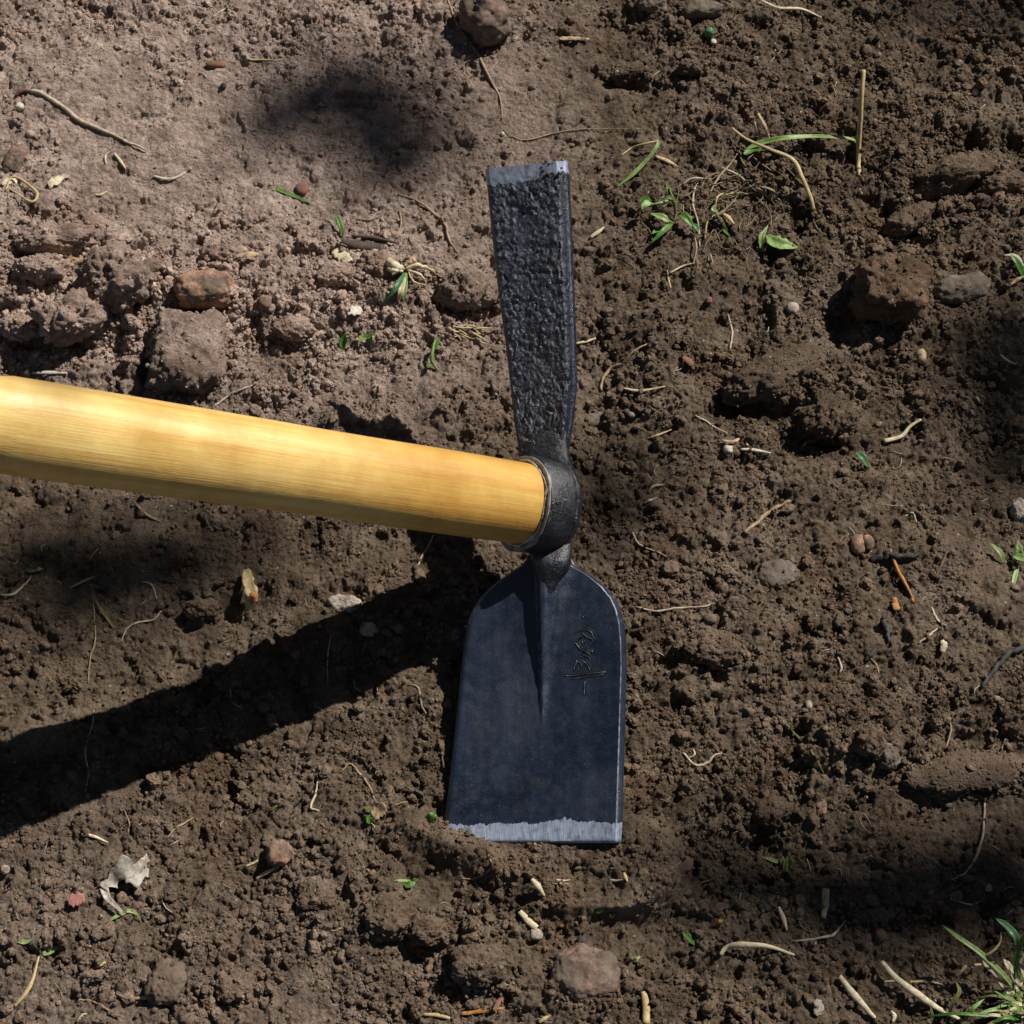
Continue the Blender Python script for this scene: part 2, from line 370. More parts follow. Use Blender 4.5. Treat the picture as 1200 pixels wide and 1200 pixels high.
def wood():
    m, nt, b = nmat('varnished_wood')
    tc = nt.nodes.new('ShaderNodeTexCoord'); vec = tc.outputs['Object']
    mp = node(nt, 'ShaderNodeMapping'); mp.inputs['Scale'].default_value = (1, 1, 0.045); nt.links.new(vec, mp.inputs[0])
    w = node(nt, 'ShaderNodeTexNoise', Scale=150.0, Detail=5.0, Roughness=0.6, Distortion=0.6); nt.links.new(mp.outputs[0], w.inputs['Vector'])
    c = ramp(nt, w.outputs['Fac'], [(0.20, (0.60, 0.30, 0.06)), (0.40, (0.73, 0.43, 0.11)), (0.60, (0.79, 0.52, 0.155)), (0.80, (0.86, 0.64, 0.24))])
    mp2 = node(nt, 'ShaderNodeMapping'); mp2.inputs['Scale'].default_value = (1, 1, 0.02); nt.links.new(vec, mp2.inputs[0])
    c = mix(nt, ramp(nt, noise(nt, mp2.outputs[0], 1100, 4, 0.6), [(0.58, (0, 0, 0)), (0.70, (0.32, 0.32, 0.32))]), c, (0.42, 0.20, 0.05))
    c = mix(nt, 1.0, c, ramp(nt, noise(nt, vec, 22, 6, 0.65), [(0.32, (0.80, 0.72, 0.58)), (0.5, (0.98, 0.97, 0.95)), (0.68, (1.16, 1.2, 1.25))]), 'MULTIPLY')
    sx = nt.nodes.new('ShaderNodeSeparateXYZ'); nt.links.new(vec, sx.inputs[0])
    c = mix(nt, 1.0, c, ramp(nt, math_(nt, 'ADD', math_(nt, 'MULTIPLY', sx.outputs[2], 5.0), math_(nt, 'MULTIPLY', noise(nt, vec, 30, 3), 0.3)), [(0.1, (0.90, 0.82, 0.66)), (0.5, (0.92, 0.84, 0.68)), (0.85, (1.1, 1.18, 1.35))]), 'MULTIPLY')
    # fine scratches and soil rubbed into the grain
    c = mix(nt, ramp(nt, noise(nt, vec, 420, 6, 0.75), [(0.64, (0, 0, 0)), (0.74, (0.55, 0.55, 0.55))]), c, (0.30, 0.17, 0.07))
    nt.links.new(c, b.inputs['Base Color']); b.inputs['Roughness'].default_value = 0.42
    b.inputs['Coat Weight'].default_value = 0.28; b.inputs['Coat Roughness'].default_value = 0.42
    bump(nt, noise(nt, mp2.outputs[0], 1100, 4, 0.6), b, 0.4, 0.0005, bump(nt, noise(nt, vec, 120, 4), b, 0.25, 0.001)); return m
M['wood'] = wood()

hoe = empty('grubbing_hoe', G(560, 960))
tag(hoe, 'double-ended hoe with varnished wooden handle and blue-black forged head', 'hoe')
hoe_loc = np.array(hoe.location)

def slab(name, mat, rows, nu, thick, parent):
    """rows: list of functions/arrays giving world points along a row (top face); closed below at a thickness along the normal"""
    T = np.array(rows)                              # (nv, nu, 3)
    nv = T.shape[0]
    du = np.gradient(T, axis=1); dv = np.gradient(T, axis=0)
    n = np.cross(du, dv); n /= np.linalg.norm(n, axis=2, keepdims=True) + 1e-12
    if n[nv // 2, nu // 2, 2] < 0: n = -n
    nm = n.mean(axis=(0, 1)); nm /= np.linalg.norm(nm)
    B = T - nm * thick[..., None] if hasattr(thick, 'shape') else T - nm * thick
    V = np.concatenate([T.reshape(-1, 3), B.reshape(-1, 3)]) - hoe_loc
    f = []; N = nv * nu; I = lambda a, b: a * nu + b
    for a in range(nv - 1):
        for b in range(nu - 1):
            f.append((I(a, b), I(a + 1, b), I(a + 1, b + 1), I(a, b + 1)))
            f.append((N + I(a, b), N + I(a, b + 1), N + I(a + 1, b + 1), N + I(a + 1, b)))
    for a in range(nv - 1):
        f.append((I(a, 0), N + I(a, 0), N + I(a + 1, 0), I(a + 1, 0)))
        f.append((I(a, nu - 1), I(a + 1, nu - 1), N + I(a + 1, nu - 1), N + I(a, nu - 1)))
    for b in range(nu - 1):
        f.append((I(0, b), I(0, b + 1), N + I(0, b + 1), N + I(0, b)))
        f.append((I(nv - 1, b), N + I(nv - 1, b), N + I(nv - 1, b + 1), I(nv - 1, b + 1)))
    o = mesh_obj(name, V, f, mat, parent)
    return o
def sharpen(o, deg=40):
    with_angle = math.radians(deg)
    me = o.data; import bmesh
    bm = bmesh.new(); bm.from_mesh(me)
    bmesh.ops.recalc_face_normals(bm, faces=bm.faces)
    for e in bm.edges:
        e.smooth = not (len(e.link_faces) == 2 and e.calc_face_angle(0) > with_angle)
    bm.to_mesh(me); bm.free()

# wide blade -----------------------------------------------------
BY = [640, 652, 662, 672, 685, 700, 715, 730, 750, 780, 850, 920, 960, 988]
BLx = [624, 620, 611, 596, 578, 563, 554, 548, 545, 541, 534, 526, 521, 517]
BRx = [670, 668, 673, 690, 707, 720, 727, 731, 733, 734, 732, 730, 729, 727]
def blade_pt(u, py, lift=0.0):
    l = np.interp(py, BY, BLx); r = np.interp(py, BY, BRx); px = l + (r - l) * u
    z = blade_z(px, py)
    # central rib, steep on its left flank
    t = np.clip((py - 655) / 205, 0, 1)
    x_l = np.interp(py, [640, 670, 780, 850], [620, 627, 632, 634]); x_r = np.interp(py, [640, 670, 760, 850], [672, 676, 656, 640])
    hgt = 0.0080 * (1 - t) ** 1.1
    if x_l < px < x_r:
        q = (px - x_l) / (x_r - x_l)
        z += hgt * (sstep(0, 0.12, q) * (1 - 0.7 * sstep(0.2, 0.6, q) - 0.3 * sstep(.5, 1, q)))
    # rolled edges
    eL = (px - l); eR = (r - px)
    z -= 0.0016 * math.exp(-(eL / 2.0) ** 2) + 0.0030 * float(sstep(5.5, 0, eR))
    z -= 0.0016 * math.exp(-((988 - py) / 1.5) ** 2)
    z += -0.0022 * math.sin(math.pi * u) * float(sstep(700, 800, py)) + lift
    return at_z(px, py, z)
us = np.concatenate([[0, .006, .015], np.linspace(.03, .955, 110), [.965, .972, .982, .991, 1.0]]); NU = len(us)
jag = 964 + 3 * fbm(us * 9, us * 0, 5, 4) + 1.6 * fbm(us * 60, us * 0, 8, 3) - 5 * np.exp(-((us - 0.68) / 0.07) ** 2) + 3 * sstep(.55, 0, us) + 1.8 * (RNG.random(NU) - .5)
vs = np.linspace(0, 1, 120)
rows = [[blade_pt(us[i], 640 + (jag[i] - 640) * v) for i in range(NU)] for v in vs]
wide = slab('wide_blade', M['lacquer'], rows, NU, 0.0042, hoe)
def pale_strip(o, nv, U, lo, hi, a0, keep, mat):
    o.data.materials.append(mat); nu = len(U)
    for a in range(a0, nv - 1):
        if rnd.random() > keep: continue
        for b in range(nu - 1):
            if lo <= (U[b] + U[b + 1]) / 2 <= hi: o.data.polygons[2 * (a * (nu - 1) + b)].material_index = 1
pale_strip(wide, 120, us, .966, .971, 17, 1.0, M['pale_steel']); sharpen(wide, 50)
rows = [[blade_pt(us[i], jag[i] + (988 - jag[i]) * v, 0.00015) for i in range(NU)] for v in np.linspace(0, 1, 12)]
edge = slab('cutting_edge', M['filed'], rows, NU, 0.0030, wide); sharpen(edge, 50)

def tube_mesh(P, R, sides=8, flat=1.0):
    P = np.asarray(P, float); n = len(P); V = []; f = []
    up = np.array([0, 0, 1.0])
    T = np.gradient(P, axis=0); T /= np.linalg.norm(T, axis=1, keepdims=True) + 1e-12
    for i in range(n):
        s = np.cross(T[i], up)
        if np.linalg.norm(s) < 1e-3: s = np.array([1.0, 0, 0])
        s /= np.linalg.norm(s); w = np.cross(s, T[i])
        for k_ in range(sides):
            a = 2 * math.pi * k_ / sides
            V.append(P[i] + R[i] * (math.cos(a) * s + flat * math.sin(a) * w))
    for i in range(n - 1):
        for k_ in range(sides):
            a, b = i * sides + k_, i * sides + (k_ + 1) % sides
            f.append((a, b, b + sides, a + sides))
    f.append(tuple(range(sides))[::-1]); f.append(tuple(range((n - 1) * sides, n * sides)))
    return V, f
def resample(P, n):
    P = np.asarray(P, float); m = len(P)
    if m < 3:
        t = np.linspace(0, 1, n)[:, None]; return P[0] * (1 - t) + P[-1] * t
    Q = np.vstack([2 * P[0] - P[1], P, 2 * P[-1] - P[-2]]); out = []
    for t in np.linspace(0, m - 1 - 1e-9, n):
        i = int(t); u = t - i; a, b, c, d = Q[i:i + 4]
        out.append(0.5 * ((2 * b) + (-a + c) * u + (2 * a - 5 * b + 4 * c - d) * u * u + (-a + 3 * b - 3 * c + d) * u ** 3))
    return np.array(out)

# stamped maker's character, pressed into the right half of the blade
strokes = [[(674, 741), (680, 738), (688, 737), (694, 739), (697, 745)], [(684, 740), (689, 745), (695, 747), (696, 750), (693, 755), (690, 759)],
           [(677, 750), (681, 747), (685, 743)], [(676, 752), (679, 756), (683, 760), (690, 760), (695, 761), (696, 764)], [(684, 750), (685, 754)],
           [(681, 765), (687, 762), (693, 765)], [(681, 769), (687, 767), (692, 769), (693, 771)], [(676, 772), (681, 775), (683, 779), (679, 785)],
           [(685, 773), (690, 778), (693, 784)], [(677, 774), (674, 785)], [(662, 791), (676, 790), (690, 788), (711, 786)], [(672, 794), (690, 792), (708, 789)], [(687, 797), (686, 813)], [(684.5, 721), (685.5, 723)]]
def blade_u(px, py):
    l = np.interp(py, BY, BLx); r = np.interp(py, BY, BRx); return (px - l) / (r - l)
mv, mf, lv, lf = [], [], [], []
for s in strokes:
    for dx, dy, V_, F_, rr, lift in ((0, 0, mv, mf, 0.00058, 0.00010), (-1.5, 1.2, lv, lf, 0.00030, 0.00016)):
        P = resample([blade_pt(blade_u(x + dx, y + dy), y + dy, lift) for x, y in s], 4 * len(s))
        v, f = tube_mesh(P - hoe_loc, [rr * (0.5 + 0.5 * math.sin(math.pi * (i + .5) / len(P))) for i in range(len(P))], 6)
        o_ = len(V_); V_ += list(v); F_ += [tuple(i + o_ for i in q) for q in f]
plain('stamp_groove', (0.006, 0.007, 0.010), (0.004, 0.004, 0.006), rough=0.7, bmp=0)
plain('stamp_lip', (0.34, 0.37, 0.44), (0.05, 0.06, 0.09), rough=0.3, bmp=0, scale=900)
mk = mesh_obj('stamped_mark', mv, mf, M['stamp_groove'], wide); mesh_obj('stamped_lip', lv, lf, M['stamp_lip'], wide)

# narrow blade (arm) ----------------------------------------------
AY = [188, 200, 250, 300, 350, 400, 450, 490, 510, 527, 545]
ALx = [568.5, 569, 574, 579, 585, 592, 598, 602, 605, 608, 606]
ARx = [663, 664, 667, 669, 671, 673, 673.5, 670, 666.5, 663.5, 668]
AV = np.linspace(0, 1, 190); AU = np.concatenate([[0, .015], np.linspace(.04, .87, 58), [.885, .90, .93, .96, .985, 1.0]])
def arm_pt(u, v, lift=0.0):
    py0 = 198 - 10 * u; py = py0 + (545 - py0) * v
    l = np.interp(py, AY, ALx); r = np.interp(py, AY, ARx); px = l + (r - l) * u
    z = spine_z(py) + 0.30 * (px - (l + r) / 2) * 0.0005
    z -= 0.0065 * float(sstep(0.875, 1.0, u)) + 0.0015 * math.exp(-(u / 0.02) ** 2)
    fade = float(sstep(0.0, 0.10, v)) * (1 - 0.5 * float(sstep(.9, 1, v)))
    z += lift + 0.0007 * float(sstep(.45, 1, v)) 
    return px, py, z, fade
PT = np.array([[arm_pt(u, v) for u in AU] for v in AV])
hx, hy = PT[..., 0] * 0.0005, PT[..., 1] * 0.0005
hw = fbm(hx * 120, hy * 120, 96, 3)
ham = (0.00062 + 0.00035 * fbm(hx * 40, hy * 40, 97, 2)) * fbm(hx * 230 + 1.4 * hw, hy * 230 - 1.1 * hw, 91, 4, 0.56) - 0.0005 * np.exp(-(np.abs(fbm(hx * 75, hy * 130, 98, 4)) / 0.05) ** 2) + 0.0004 * fbm(hx * 70, hy * 60, 95, 2) + 0.00022 * (0.5 - worley(hx / 0.0045 + 0.4 * fbm(hx * 400, hy * 400, 92, 2), hy / 0.006, 93)[0])
z = PT[..., 2] + ham * PT[..., 3] * np.where(AU > 0.9, 0.3, 1)
ARM = np.array([[at_z(PT[i, j, 0], PT[i, j, 1], z[i, j]) for j in range(len(AU))] for i in range(len(AV))])
vj = 0.058 + 0.010 * fbm(AU * 9, AU * 0, 15, 3) + 0.006 * (RNG.random(len(AU)) - .5) - 0.02 * sstep(.45, .75, AU)
row_i = np.clip((vj * (len(AV) - 1)).astype(int), 3, 20)
def arm_grid(a, b, n):
    out = []
    for t in np.linspace(0, 1, n):
        r = []
        for j in range(len(AU)):
            q = a[j] + (b[j] - a[j]) * t; i = min(int(q), len(AV) - 2); w = q - i
            r.append(ARM[i, j] * (1 - w) + ARM[i + 1, j] * w)
        out.append(r)
    return out
vq = vj * (len(AV) - 1)
narrow = slab('narrow_blade', M['forged'], arm_grid(vq, np.full(len(AU), len(AV) - 1.0), 180), len(AU), 0.0055, hoe); pale_strip(narrow, 180, AU, .87, .888, 2, .15, M['pale_steel']); sharpen(narrow, 60)
tip = slab('cutting_edge', M['filed'], arm_grid(np.zeros(len(AU)), vq, 12), len(AU), 0.0045, narrow); sharpen(tip, 50)
# crumbs of wet soil stuck to the filed tip
def ico(sub):
    import bmesh
    bm = bmesh.new(); bmesh.ops.create_icosphere(bm, subdivisions=sub, radius=1.0)
    V = np.array([v.co[:] for v in bm.verts]); f = [[v.index for v in p.verts] for p in bm.faces]; bm.free(); return V, f
ICO = {k_: ico(k_) for k_ in (1, 2, 3, 4, 5)}
plain('wet_soil', (0.05, 0.022, 0.014), (0.02, 0.010, 0.008), rough=0.6)
for (px, py, r) in ((637, 200, 2.6), (642, 204, 3.2), (635, 196, 1.6), (640, 189, 2.2), (644, 192, 1.6), (656, 203, 2.4), (658, 197, 1.5), (661, 207, 2.2), (652, 206, 1.4), (648, 191, 1.2), (662, 214, 1.4)):
    q = at_z(px, py, spine_z(py) + 0.30 * (px - 617) * 0.0005); V, f = ICO[2]
    V = V * (1 + 0.5 * noise3(V, 1.6, int(px)))[:, None] * np.array([r, r * rnd.uniform(.5, .9), r * .45]) * 0.0005
    mesh_obj('stuck_crumb', V + q - hoe_loc, f, M['wet_soil'], narrow)

# handle and eye ---------------------------------------------------
def solve_handle():
    A = at_z(556, 706, 0.0); B = at_z(0, 932, 0.0); n = np.array([-(B - A)[1], (B - A)[0]]); out = []
    for p in ((500, 566), (300, 539), (100, 512)):
        best = None
        for z in np.arange(0.02, 0.5, 0.0005):
            W = at_z(*p, z); g = abs(n @ ((W - L * (z / L[2])) - A)[:2])
            if best is None or g < best[0]: best = (g, W)
        out.append(best[1])
    return out
hp = solve_handle()
ea = at_z(612, 590, 0.062)
HD = hp[2] - ea; HD /= np.linalg.norm(HD)
side = np.cross(HD, CV); side /= np.linalg.norm(side); up2 = np.cross(side, HD)     # frame round the handle axis
if side[1] < 0: side, up2 = -side, -up2
def pxsize(p): return float((p - CAM) @ CV) / F
def handle_mesh():
    V = []; f = []; S = 72
    ts = np.concatenate([[-0.016, -0.0155], np.linspace(-0.014, 0.34, 60), np.linspace(0.36, 0.95, 26)])
    for i, t in enumerate(ts):
        c = ea + HD * t
        # half width measured in the photograph along the visible length
        w = float(np.interp(t, [-0.02, 0, 0.06, 0.13, 0.20, 0.28, 0.6, 0.9, 0.95], [46.5, 47.5, 49.6, 51.5, 54, 58, 60, 62, 60]))
        pw = np.interp(t, [0, 0.3], [pxsize(ea), pxsize(ea + HD * 0.3)])
        r = w * pw if t < 0.3 else w * pw * 0.96
        if t < 0.30: r = w * pw
        if i == 0: r *= 0.96
        for k_ in range(S):
            a = 2 * math.pi * k_ / S
            ca, sa = math.cos(a), math.sin(a)
            e = 2.25; q = (abs(ca) ** e + abs(sa) ** e) ** (-1 / e)
            wob = 1 + 0.006 * math.sin(t * 40 + a * 2)
            V.append((c + (side * ca + up2 * sa * 0.97) * r * q * wob))
    n = len(ts)
    for i in range(n - 1):
        for k_ in range(S):
            a, b = i * S + k_, i * S + (k_ + 1) % S
            f.append((a, b, b + S, a + S))
    f.append(tuple(range(S))[::-1]); f.append(tuple(range((n - 1) * S, n * S)))
    # local frame along the axis so the grain runs with it
    q = Vector(HD).to_track_quat('Z', 'Y'); R = np.array(q.to_matrix())
    V = (np.array(V) - ea) @ R
    o = mesh_obj('handle', V, f, M['wood'], hoe); o.location = ea - hoe_loc; o.rotation_euler = q.to_euler()
    sharpen(o, 50); return o
handle_mesh()
def ring_part(name, prof, mat, parent, bumpy=0.0, seed=3):
    """closed profile (axial, radius in px) turned round the handle axis"""
    S = 96; V = []; n = len(prof); pw = pxsize(ea)
    for i, (a_, r_) in enumerate(prof):
        for k_ in range(S):
            a = 2 * math.pi * k_ / S; ca, sa = math.cos(a), math.sin(a)
            e = 2.15; q = (abs(ca) ** e + abs(sa) ** e) ** (-1 / e)
            rr = r_ * pw * q
            rr *= 1 + bumpy * float(perlin(np.array([ca * 2.2 + 5 + i * .15]), np.array([sa * 2.2 + seed]), seed)[0]) + bumpy * 0.5 * float(perlin(np.array([ca * 7 + 5 + i * .7]), np.array([sa * 7 + seed]), seed)[0])
            V.append(ea + HD * (a_ * pw) + side * ca * rr + up2 * sa * rr * 0.98 - hoe_loc)
    f = [(i * S + k_, i * S + (k_ + 1) % S, ((i + 1) % n) * S + (k_ + 1) % S, ((i + 1) % n) * S + k_) for i in range(n) for k_ in range(S)]
    o = mesh_obj(name, V, f, mat, parent); sharpen(o, 35); return o
eye = ring_part('eye', [(0, 52.5), (1.5, 54.5), (0.5, 56.5), (-4, 57.5), (-12, 58), (-24, 58), (-34, 57), (-38, 56), (-39.5, 54), (-41.5, 55.4), (-47, 53.5), (-49, 52), (-50, 50), (-50, 47.5), (-20, 47.5), (-3, 47.8)], M['eye'], hoe, 0.035)
plain('frayed', (0.72, 0.68, 0.62), (0.10, 0.08, 0.06), rough=0.8, scale=260, bmp=1.0)
ring_part('frayed_rim', [(-2, 46.2), (2.2, 47.6), (4.2, 49.0), (3.6, 50.2), (0.5, 50.2), (-2, 49)], M['frayed'], eye, 0.05, 9)
ring_part('inner_rim', [(-1.5, 47.6), (0.6, 49.0), (2.3, 51.5), (2.9, 54.0), (2.2, 55.8), (-1, 56.0), (-3, 47.6)], M['ring_metal'], eye, 0.004)
# necks: forged shoulders flowing from the eye into the two blades
def loft(name, cs, mat, parent, S=40):
    """cs: centre px, py, z, half width px, half thickness m, tilt"""
    V = []; C = resample(np.array(cs, float), 26)
    for (px, py, z, hw, ht, tl) in C:
        for k_ in range(S):
            a = 2 * math.pi * k_ / S; ca, sa = math.cos(a), math.sin(a); e = 2.6; q = (abs(ca) ** e + abs(sa) ** e) ** (-1 / e)
            V.append(at_z(px + hw * ca * q, py, z + ht * sa * q + tl * ca * q * hw * 0.0005))
    n = len(C); f = [(i * S + k_, i * S + (k_ + 1) % S, (i + 1) * S + (k_ + 1) % S, (i + 1) * S + k_) for i in range(n - 1) for k_ in range(S)]
    f.append(tuple(range(S))[::-1]); f.append(tuple(range((n - 1) * S, n * S)))
    V = np.array(V); V = V + (0.0005 * noise3(V, 220, 4))[:, None] * np.array([0.3, 0.3, 1])
    o = mesh_obj(name, V - hoe_loc, f, mat, parent); sharpen(o, 60); return o
loft('neck', [(636, 505, 0.0700, 28, 0.0030, 0.30), (637, 522, 0.0665, 27.5, 0.0050, 0.30), (638, 540, 0.0615, 31, 0.0075, 0.28), (641, 560, 0.056, 35, 0.008, 0.25), (644, 580, 0.052, 33, 0.008, 0.2)], M['eye'], eye)
loft('neck', [(648, 606, 0.0450, 25, 0.007, 0.2), (647, 628, 0.0465, 24, 0.0085, 0.2), (646, 645, 0.0475, 24, 0.0085, 0.17), (646, 657, 0.0475, 23.5, 0.0085, 0.14), (646, 668, 0.0458, 21, 0.0080, 0.12), (643, 681, 0.0425, 14, 0.0070, 0.1), (640, 698, 0.0390, 8, 0.0058, 0.05), (637, 722, 0.0345, 4, 0.0042, 0)], M['eye'], eye)

# ------------------------------------------------------------------ loose things on the soil
EXTRA = []
def rock(name, px, py, rx, ry, rz, mat, label, cat, group=None, rot=0, sub=4, amp=0.22, freq=1.3, sink=0.35, seed=None, flat=2.3, h=0.0):
    seed = seed if seed is not None else int(px * 7 + py) % 997
    V, f = ICO[sub]
    e = flat; s = (np.abs(V) ** e).sum(1) ** (-1 / e); W = V * s[:, None]
    mx = max(rx, ry, rz); V = W * np.array([rx, ry, rz]) / mx * (1.25 if name == 'soil_clod' else 1.1)
    W = W * (1 + amp * noise3(V, freq, seed) + amp * 0.45 * noise3(V, freq * 2.7, seed + 4) + amp * 0.22 * noise3(V, freq * 6.5, seed + 8) + (amp * 0.16 * noise3(V, freq * 14, seed + 12) if sub >= 4 else 0))[:, None]
    if name == 'soil_clod':
        Q = V + 0.18 * np.stack([noise3(V, 6, seed + k_) for k_ in (20, 21, 22)], 1)
        W = W * (1.05 + 0.13 * (0.55 - cells3(Q, 2.6, seed)) + 0.11 * (0.55 - cells3(Q, 5.5, seed + 3)) + 0.05 * noise3(V, 22, seed + 30))[:, None]
    W = W * np.array([rx, ry * 1.08, rz]) * 0.0005
    a = math.radians(-rot); Rm = np.array([[math.cos(a), math.sin(a), 0], [-math.sin(a), math.cos(a), 0], [0, 0, 1]])
    W = W @ Rm
    g = G(px, py, 0); c = np.array([g[0], g[1], H(g[0], g[1]) + rz * 0.0005 * (1 - 2 * sink) + h])
    c = at_z(px, py, c[2])
    o = mesh_obj(name, W, f, mat); o.location = c
    if name == 'soil_clod' or rx > 18:
        up = np.nonzero(W[:, 2] > -0.15 * rz * 0.0005)[0]; k_ = int(rx * ry * (0.20 if name == 'soil_clod' else 0.03))
        pk = RNG.choice(up, k_); EXTRA.append((W[pk] * 0.985 + c, 0.62 if name == 'soil_clod' else 0.45))
        an = RNG.uniform(0, 6.283, k_); q = RNG.uniform(0.95, 1.35, k_)
        gx, gy = c[0] + np.cos(an) * q * rx * .0005, c[1] + np.sin(an) * q * ry * .00054
        EXTRA.append((np.array([[x_, y_, H(x_, y_) + .0006] for x_, y_ in zip(gx, gy)]), 1.0))
    return tag(o, label, cat, group)
GS, GC = 'stones lying on the soil', 'clods of earth on the soil'
S_ = lambda *a, **k_: rock('stone', *a, 'stone', GS, **{**dict(sub=5), **k_, 'amp': max(k_.get('amp', .22), .19), 'freq': 1.7, 'sink': max(k_.get('sink', .45), .3)})
C_ = lambda *a, **k_: rock('soil_clod', *a, 'clod', GC, **{**dict(sub=5, amp=0.26, freq=1.5), **k_})
P_ = lambda *a, **k_: rock('pebble', *a, 'pebble', 'small pebbles in the soil', **{**dict(sub=3, amp=0.15, sink=0.3), **k_})
S_(568, 24, 30, 34, 34, M['stone_pink'], 'brown rounded rock at the top edge with a deep black shadow', rot=-35, sink=.15, amp=.14)
S_(764, 6, 21, 13, 14, M['stone_pink'], 'brown rounded stone cut by the top edge above the hoe', rot=0)
S_(238, 340, 36, 22, 20, M['stone_rust'], 'rust-spotted oval stone between clods on the left bank', rot=-3, sink=.25, amp=.2, flat=2.8)
S_(1128, 340, 36, 18, 16, M['stone_grey'], 'smooth grey-brown flat stone right of the biggest dark clod', rot=-15, amp=.12)
S_(912, 672, 25, 15, 8, M['stone_grey'], 'flat grey-brown stone sunk in the soil right of the wide blade', rot=-8, amp=.14)
S_(686, 1142, 34, 27, 13, M['stone_pink'], 'pinkish rough stone half buried below the wide blade', rot=0, amp=.19, sink=.5)
S_(195, 1152, 20, 22, 14, M['stone_pink'], 'pinkish-brown stone half buried near the bottom left', rot=20, amp=.16, sink=.45)
S_(327, 1000, 14, 13, 12, M['stone_rust'], 'small round reddish-brown stone beside pale stems at lower left', amp=.08, sub=4)
S_(405, 708, 19, 10, 9, M['stone_pale'], 'pale flat stone between the handle and its shadow', rot=8, amp=.15)
S_(433, 738, 11, 8, 7, M['stone_pale'], 'pale stone lying inside the handle shadow', rot=10, amp=.15)
S_(1196, 600, 12, 15, 10, M['stone_pale'], 'pale grey stone cut by the right edge', amp=.15)
S_(835, 262, 0.1 + 8, 6, 6, M['stone_dark'], 'dark grey stone inside the tangle of dry grass', amp=.2)
S_(1040, 888, 13, 13, 14, M['stone_grey'], 'grey knobbly lump standing above the lower right crumbs', amp=.2)
S_(786, 666, 10, 8, 6, M['stone_brown'], 'brown stone right of the neck of the wide blade', amp=.15)
S_(962, 946, 7, 9, 7, M['stone_rust'], 'ochre stone among lower right crumbs under a loose lump', amp=.15)
S_(18, 188, 13, 22, 9, M['stone_pink'], 'pinkish stone with pale lower end at the left edge', rot=15, amp=.15)
S_(175, 312, 14, 9, 8, M['stone_pink'], 'small pale pink stone right of the large upper left clod', rot=-30, amp=.12)
S_(700, 492, 24, 9, 8, M['stone_grey'], 'grey flat stone just right of the narrow blade base', rot=-12, amp=.15)
S_(895, 1063, 9, 6, 5, M['stone_dark'], 'dull grey stone in the shade at lower right', amp=.2)
S_(820, 12, 27, 12, 13, M['stone_grey'], 'flat brown-grey stone cut by the top edge right of the rounded one', rot=-10, amp=.2)
# split pebble
sp = empty('split_pebble', G(1010, 638)); tag(sp, 'round reddish pebble split by a crease beside the charred twig', 'pebble', 'small pebbles in the soil')
for (dx, dy, r, sy) in ((-4.5, 0, 9, 13), (6.5, -2, 8, 10)):
    V, f = ICO[4]; W = V * (1 + .1 * noise3(V, 1.6, int(20 + dx)))[:, None] * np.array([r, sy, 7]) * .0005
    g = G(1010 + dx, 638 + dy, 0.0018); mesh_obj('half', W + g - np.array(sp.location), f, M['stone_rust'], sp)
for a in [
    (23, 125, 5.5, 5, 5, M['white'], 'bright white pebble under the red end of the long root'),
    (35, 157, 5.5, 5, 5, M['stone_pale'], 'dull pale round pebble below the white one at upper left'),
    (1143, 108, 4.5, 4.5, 4, M['white'], 'bright white pebble near the upper right corner'),
    (853, 526, 6, 6, 5, M['white'], 'white pinkish round pebble left of the short white straw'),
    (836, 49, 4, 4, 3, M['white'], 'tiny white pebble below the dark green leaf at the top'),
    (297, 47, 5, 4, 4, M['stone_pale'], 'pale small pebble near the top left beside a clod'),
    (279, 54, 4, 3, 3, M['stone_pale'], 'paler flat pebble just left of the small one near the top left'),
    (589, 157, 2.6, 2.6, 3, M['white'], 'tiny glinting white pebble above the narrow blade tip'),
    (929, 361, 8, 7, 6, M['stone_pale'], 'grey-white pebble left of the deep hollow at right'),
    (628, 1095, 7, 6, 5, M['stone_pale'], 'pale pinkish pebble at the end of a straw piece below the blade'),
    (1168, 819, 4, 3, 4, M['stone_pale'], 'pale round pebble near the right edge above the shade'),
    (6, 1019, 5, 5, 5, M['stone_pale'], 'pale grey pebble at the left edge below the handle shadow'),
    (948, 826, 4, 5, 4, M['stone_pale'], 'pale grey pebble among crumbs right of the wide blade'),
    (740, 486, 5, 4, 4, M['stone_pale'], 'pale speck-like pebble right of the grey flat stone'),
    (682, 1103, 6, 5, 6, M['stone_dark'], 'dark grey-blue pebble right of the pale pinkish one'),
    (1158, 1041, 4, 4, 4, M['stone_pale'], 'pale pebble in the shade above the grass tuft'),
    (832, 725, 8, 6, 5, M['stone_pink'], 'reddish pebble under the end of the thin straw beside the blade'),
    (310, 355, 8, 9, 8, M['stone_rust'], 'orange-brown pebble right of the rust-spotted oval stone'),
    (253, 26 + 50, 14, 5, 5, M['terracotta'], 'terracotta flake in the upper left soil'),
    (1032, 1096, 6, 6, 6, M['terracotta'], 'small brick-red pebble near the grass tuft'),
    (803, 1012, 9, 9, 5, M['terracotta'], 'brick-red crumb on a grey lump in the shade right of the blade'),
    (831, 352, 4, 4, 3, M['terracotta'], 'orange-red crumb left of the pale grey pebble at right'),
    (1079, 418, 7, 9, 7, M['wood_chip'], 'small tan nutshell-like lump above the hollow at right'),
    (831, 38, 7, 6, 7, M['blue_green'], 'dark green rounded lump near the top'),
    (262, 101, 4, 4, 4, M['stone_dark'], 'tiny blue-black pebble in the upper left soil'),
    (354, 221, 8, 9, 4, M['terracotta'], 'pinkish-red flake left of the short grass blade'),
]:
    P_(*a[:6], a[6])
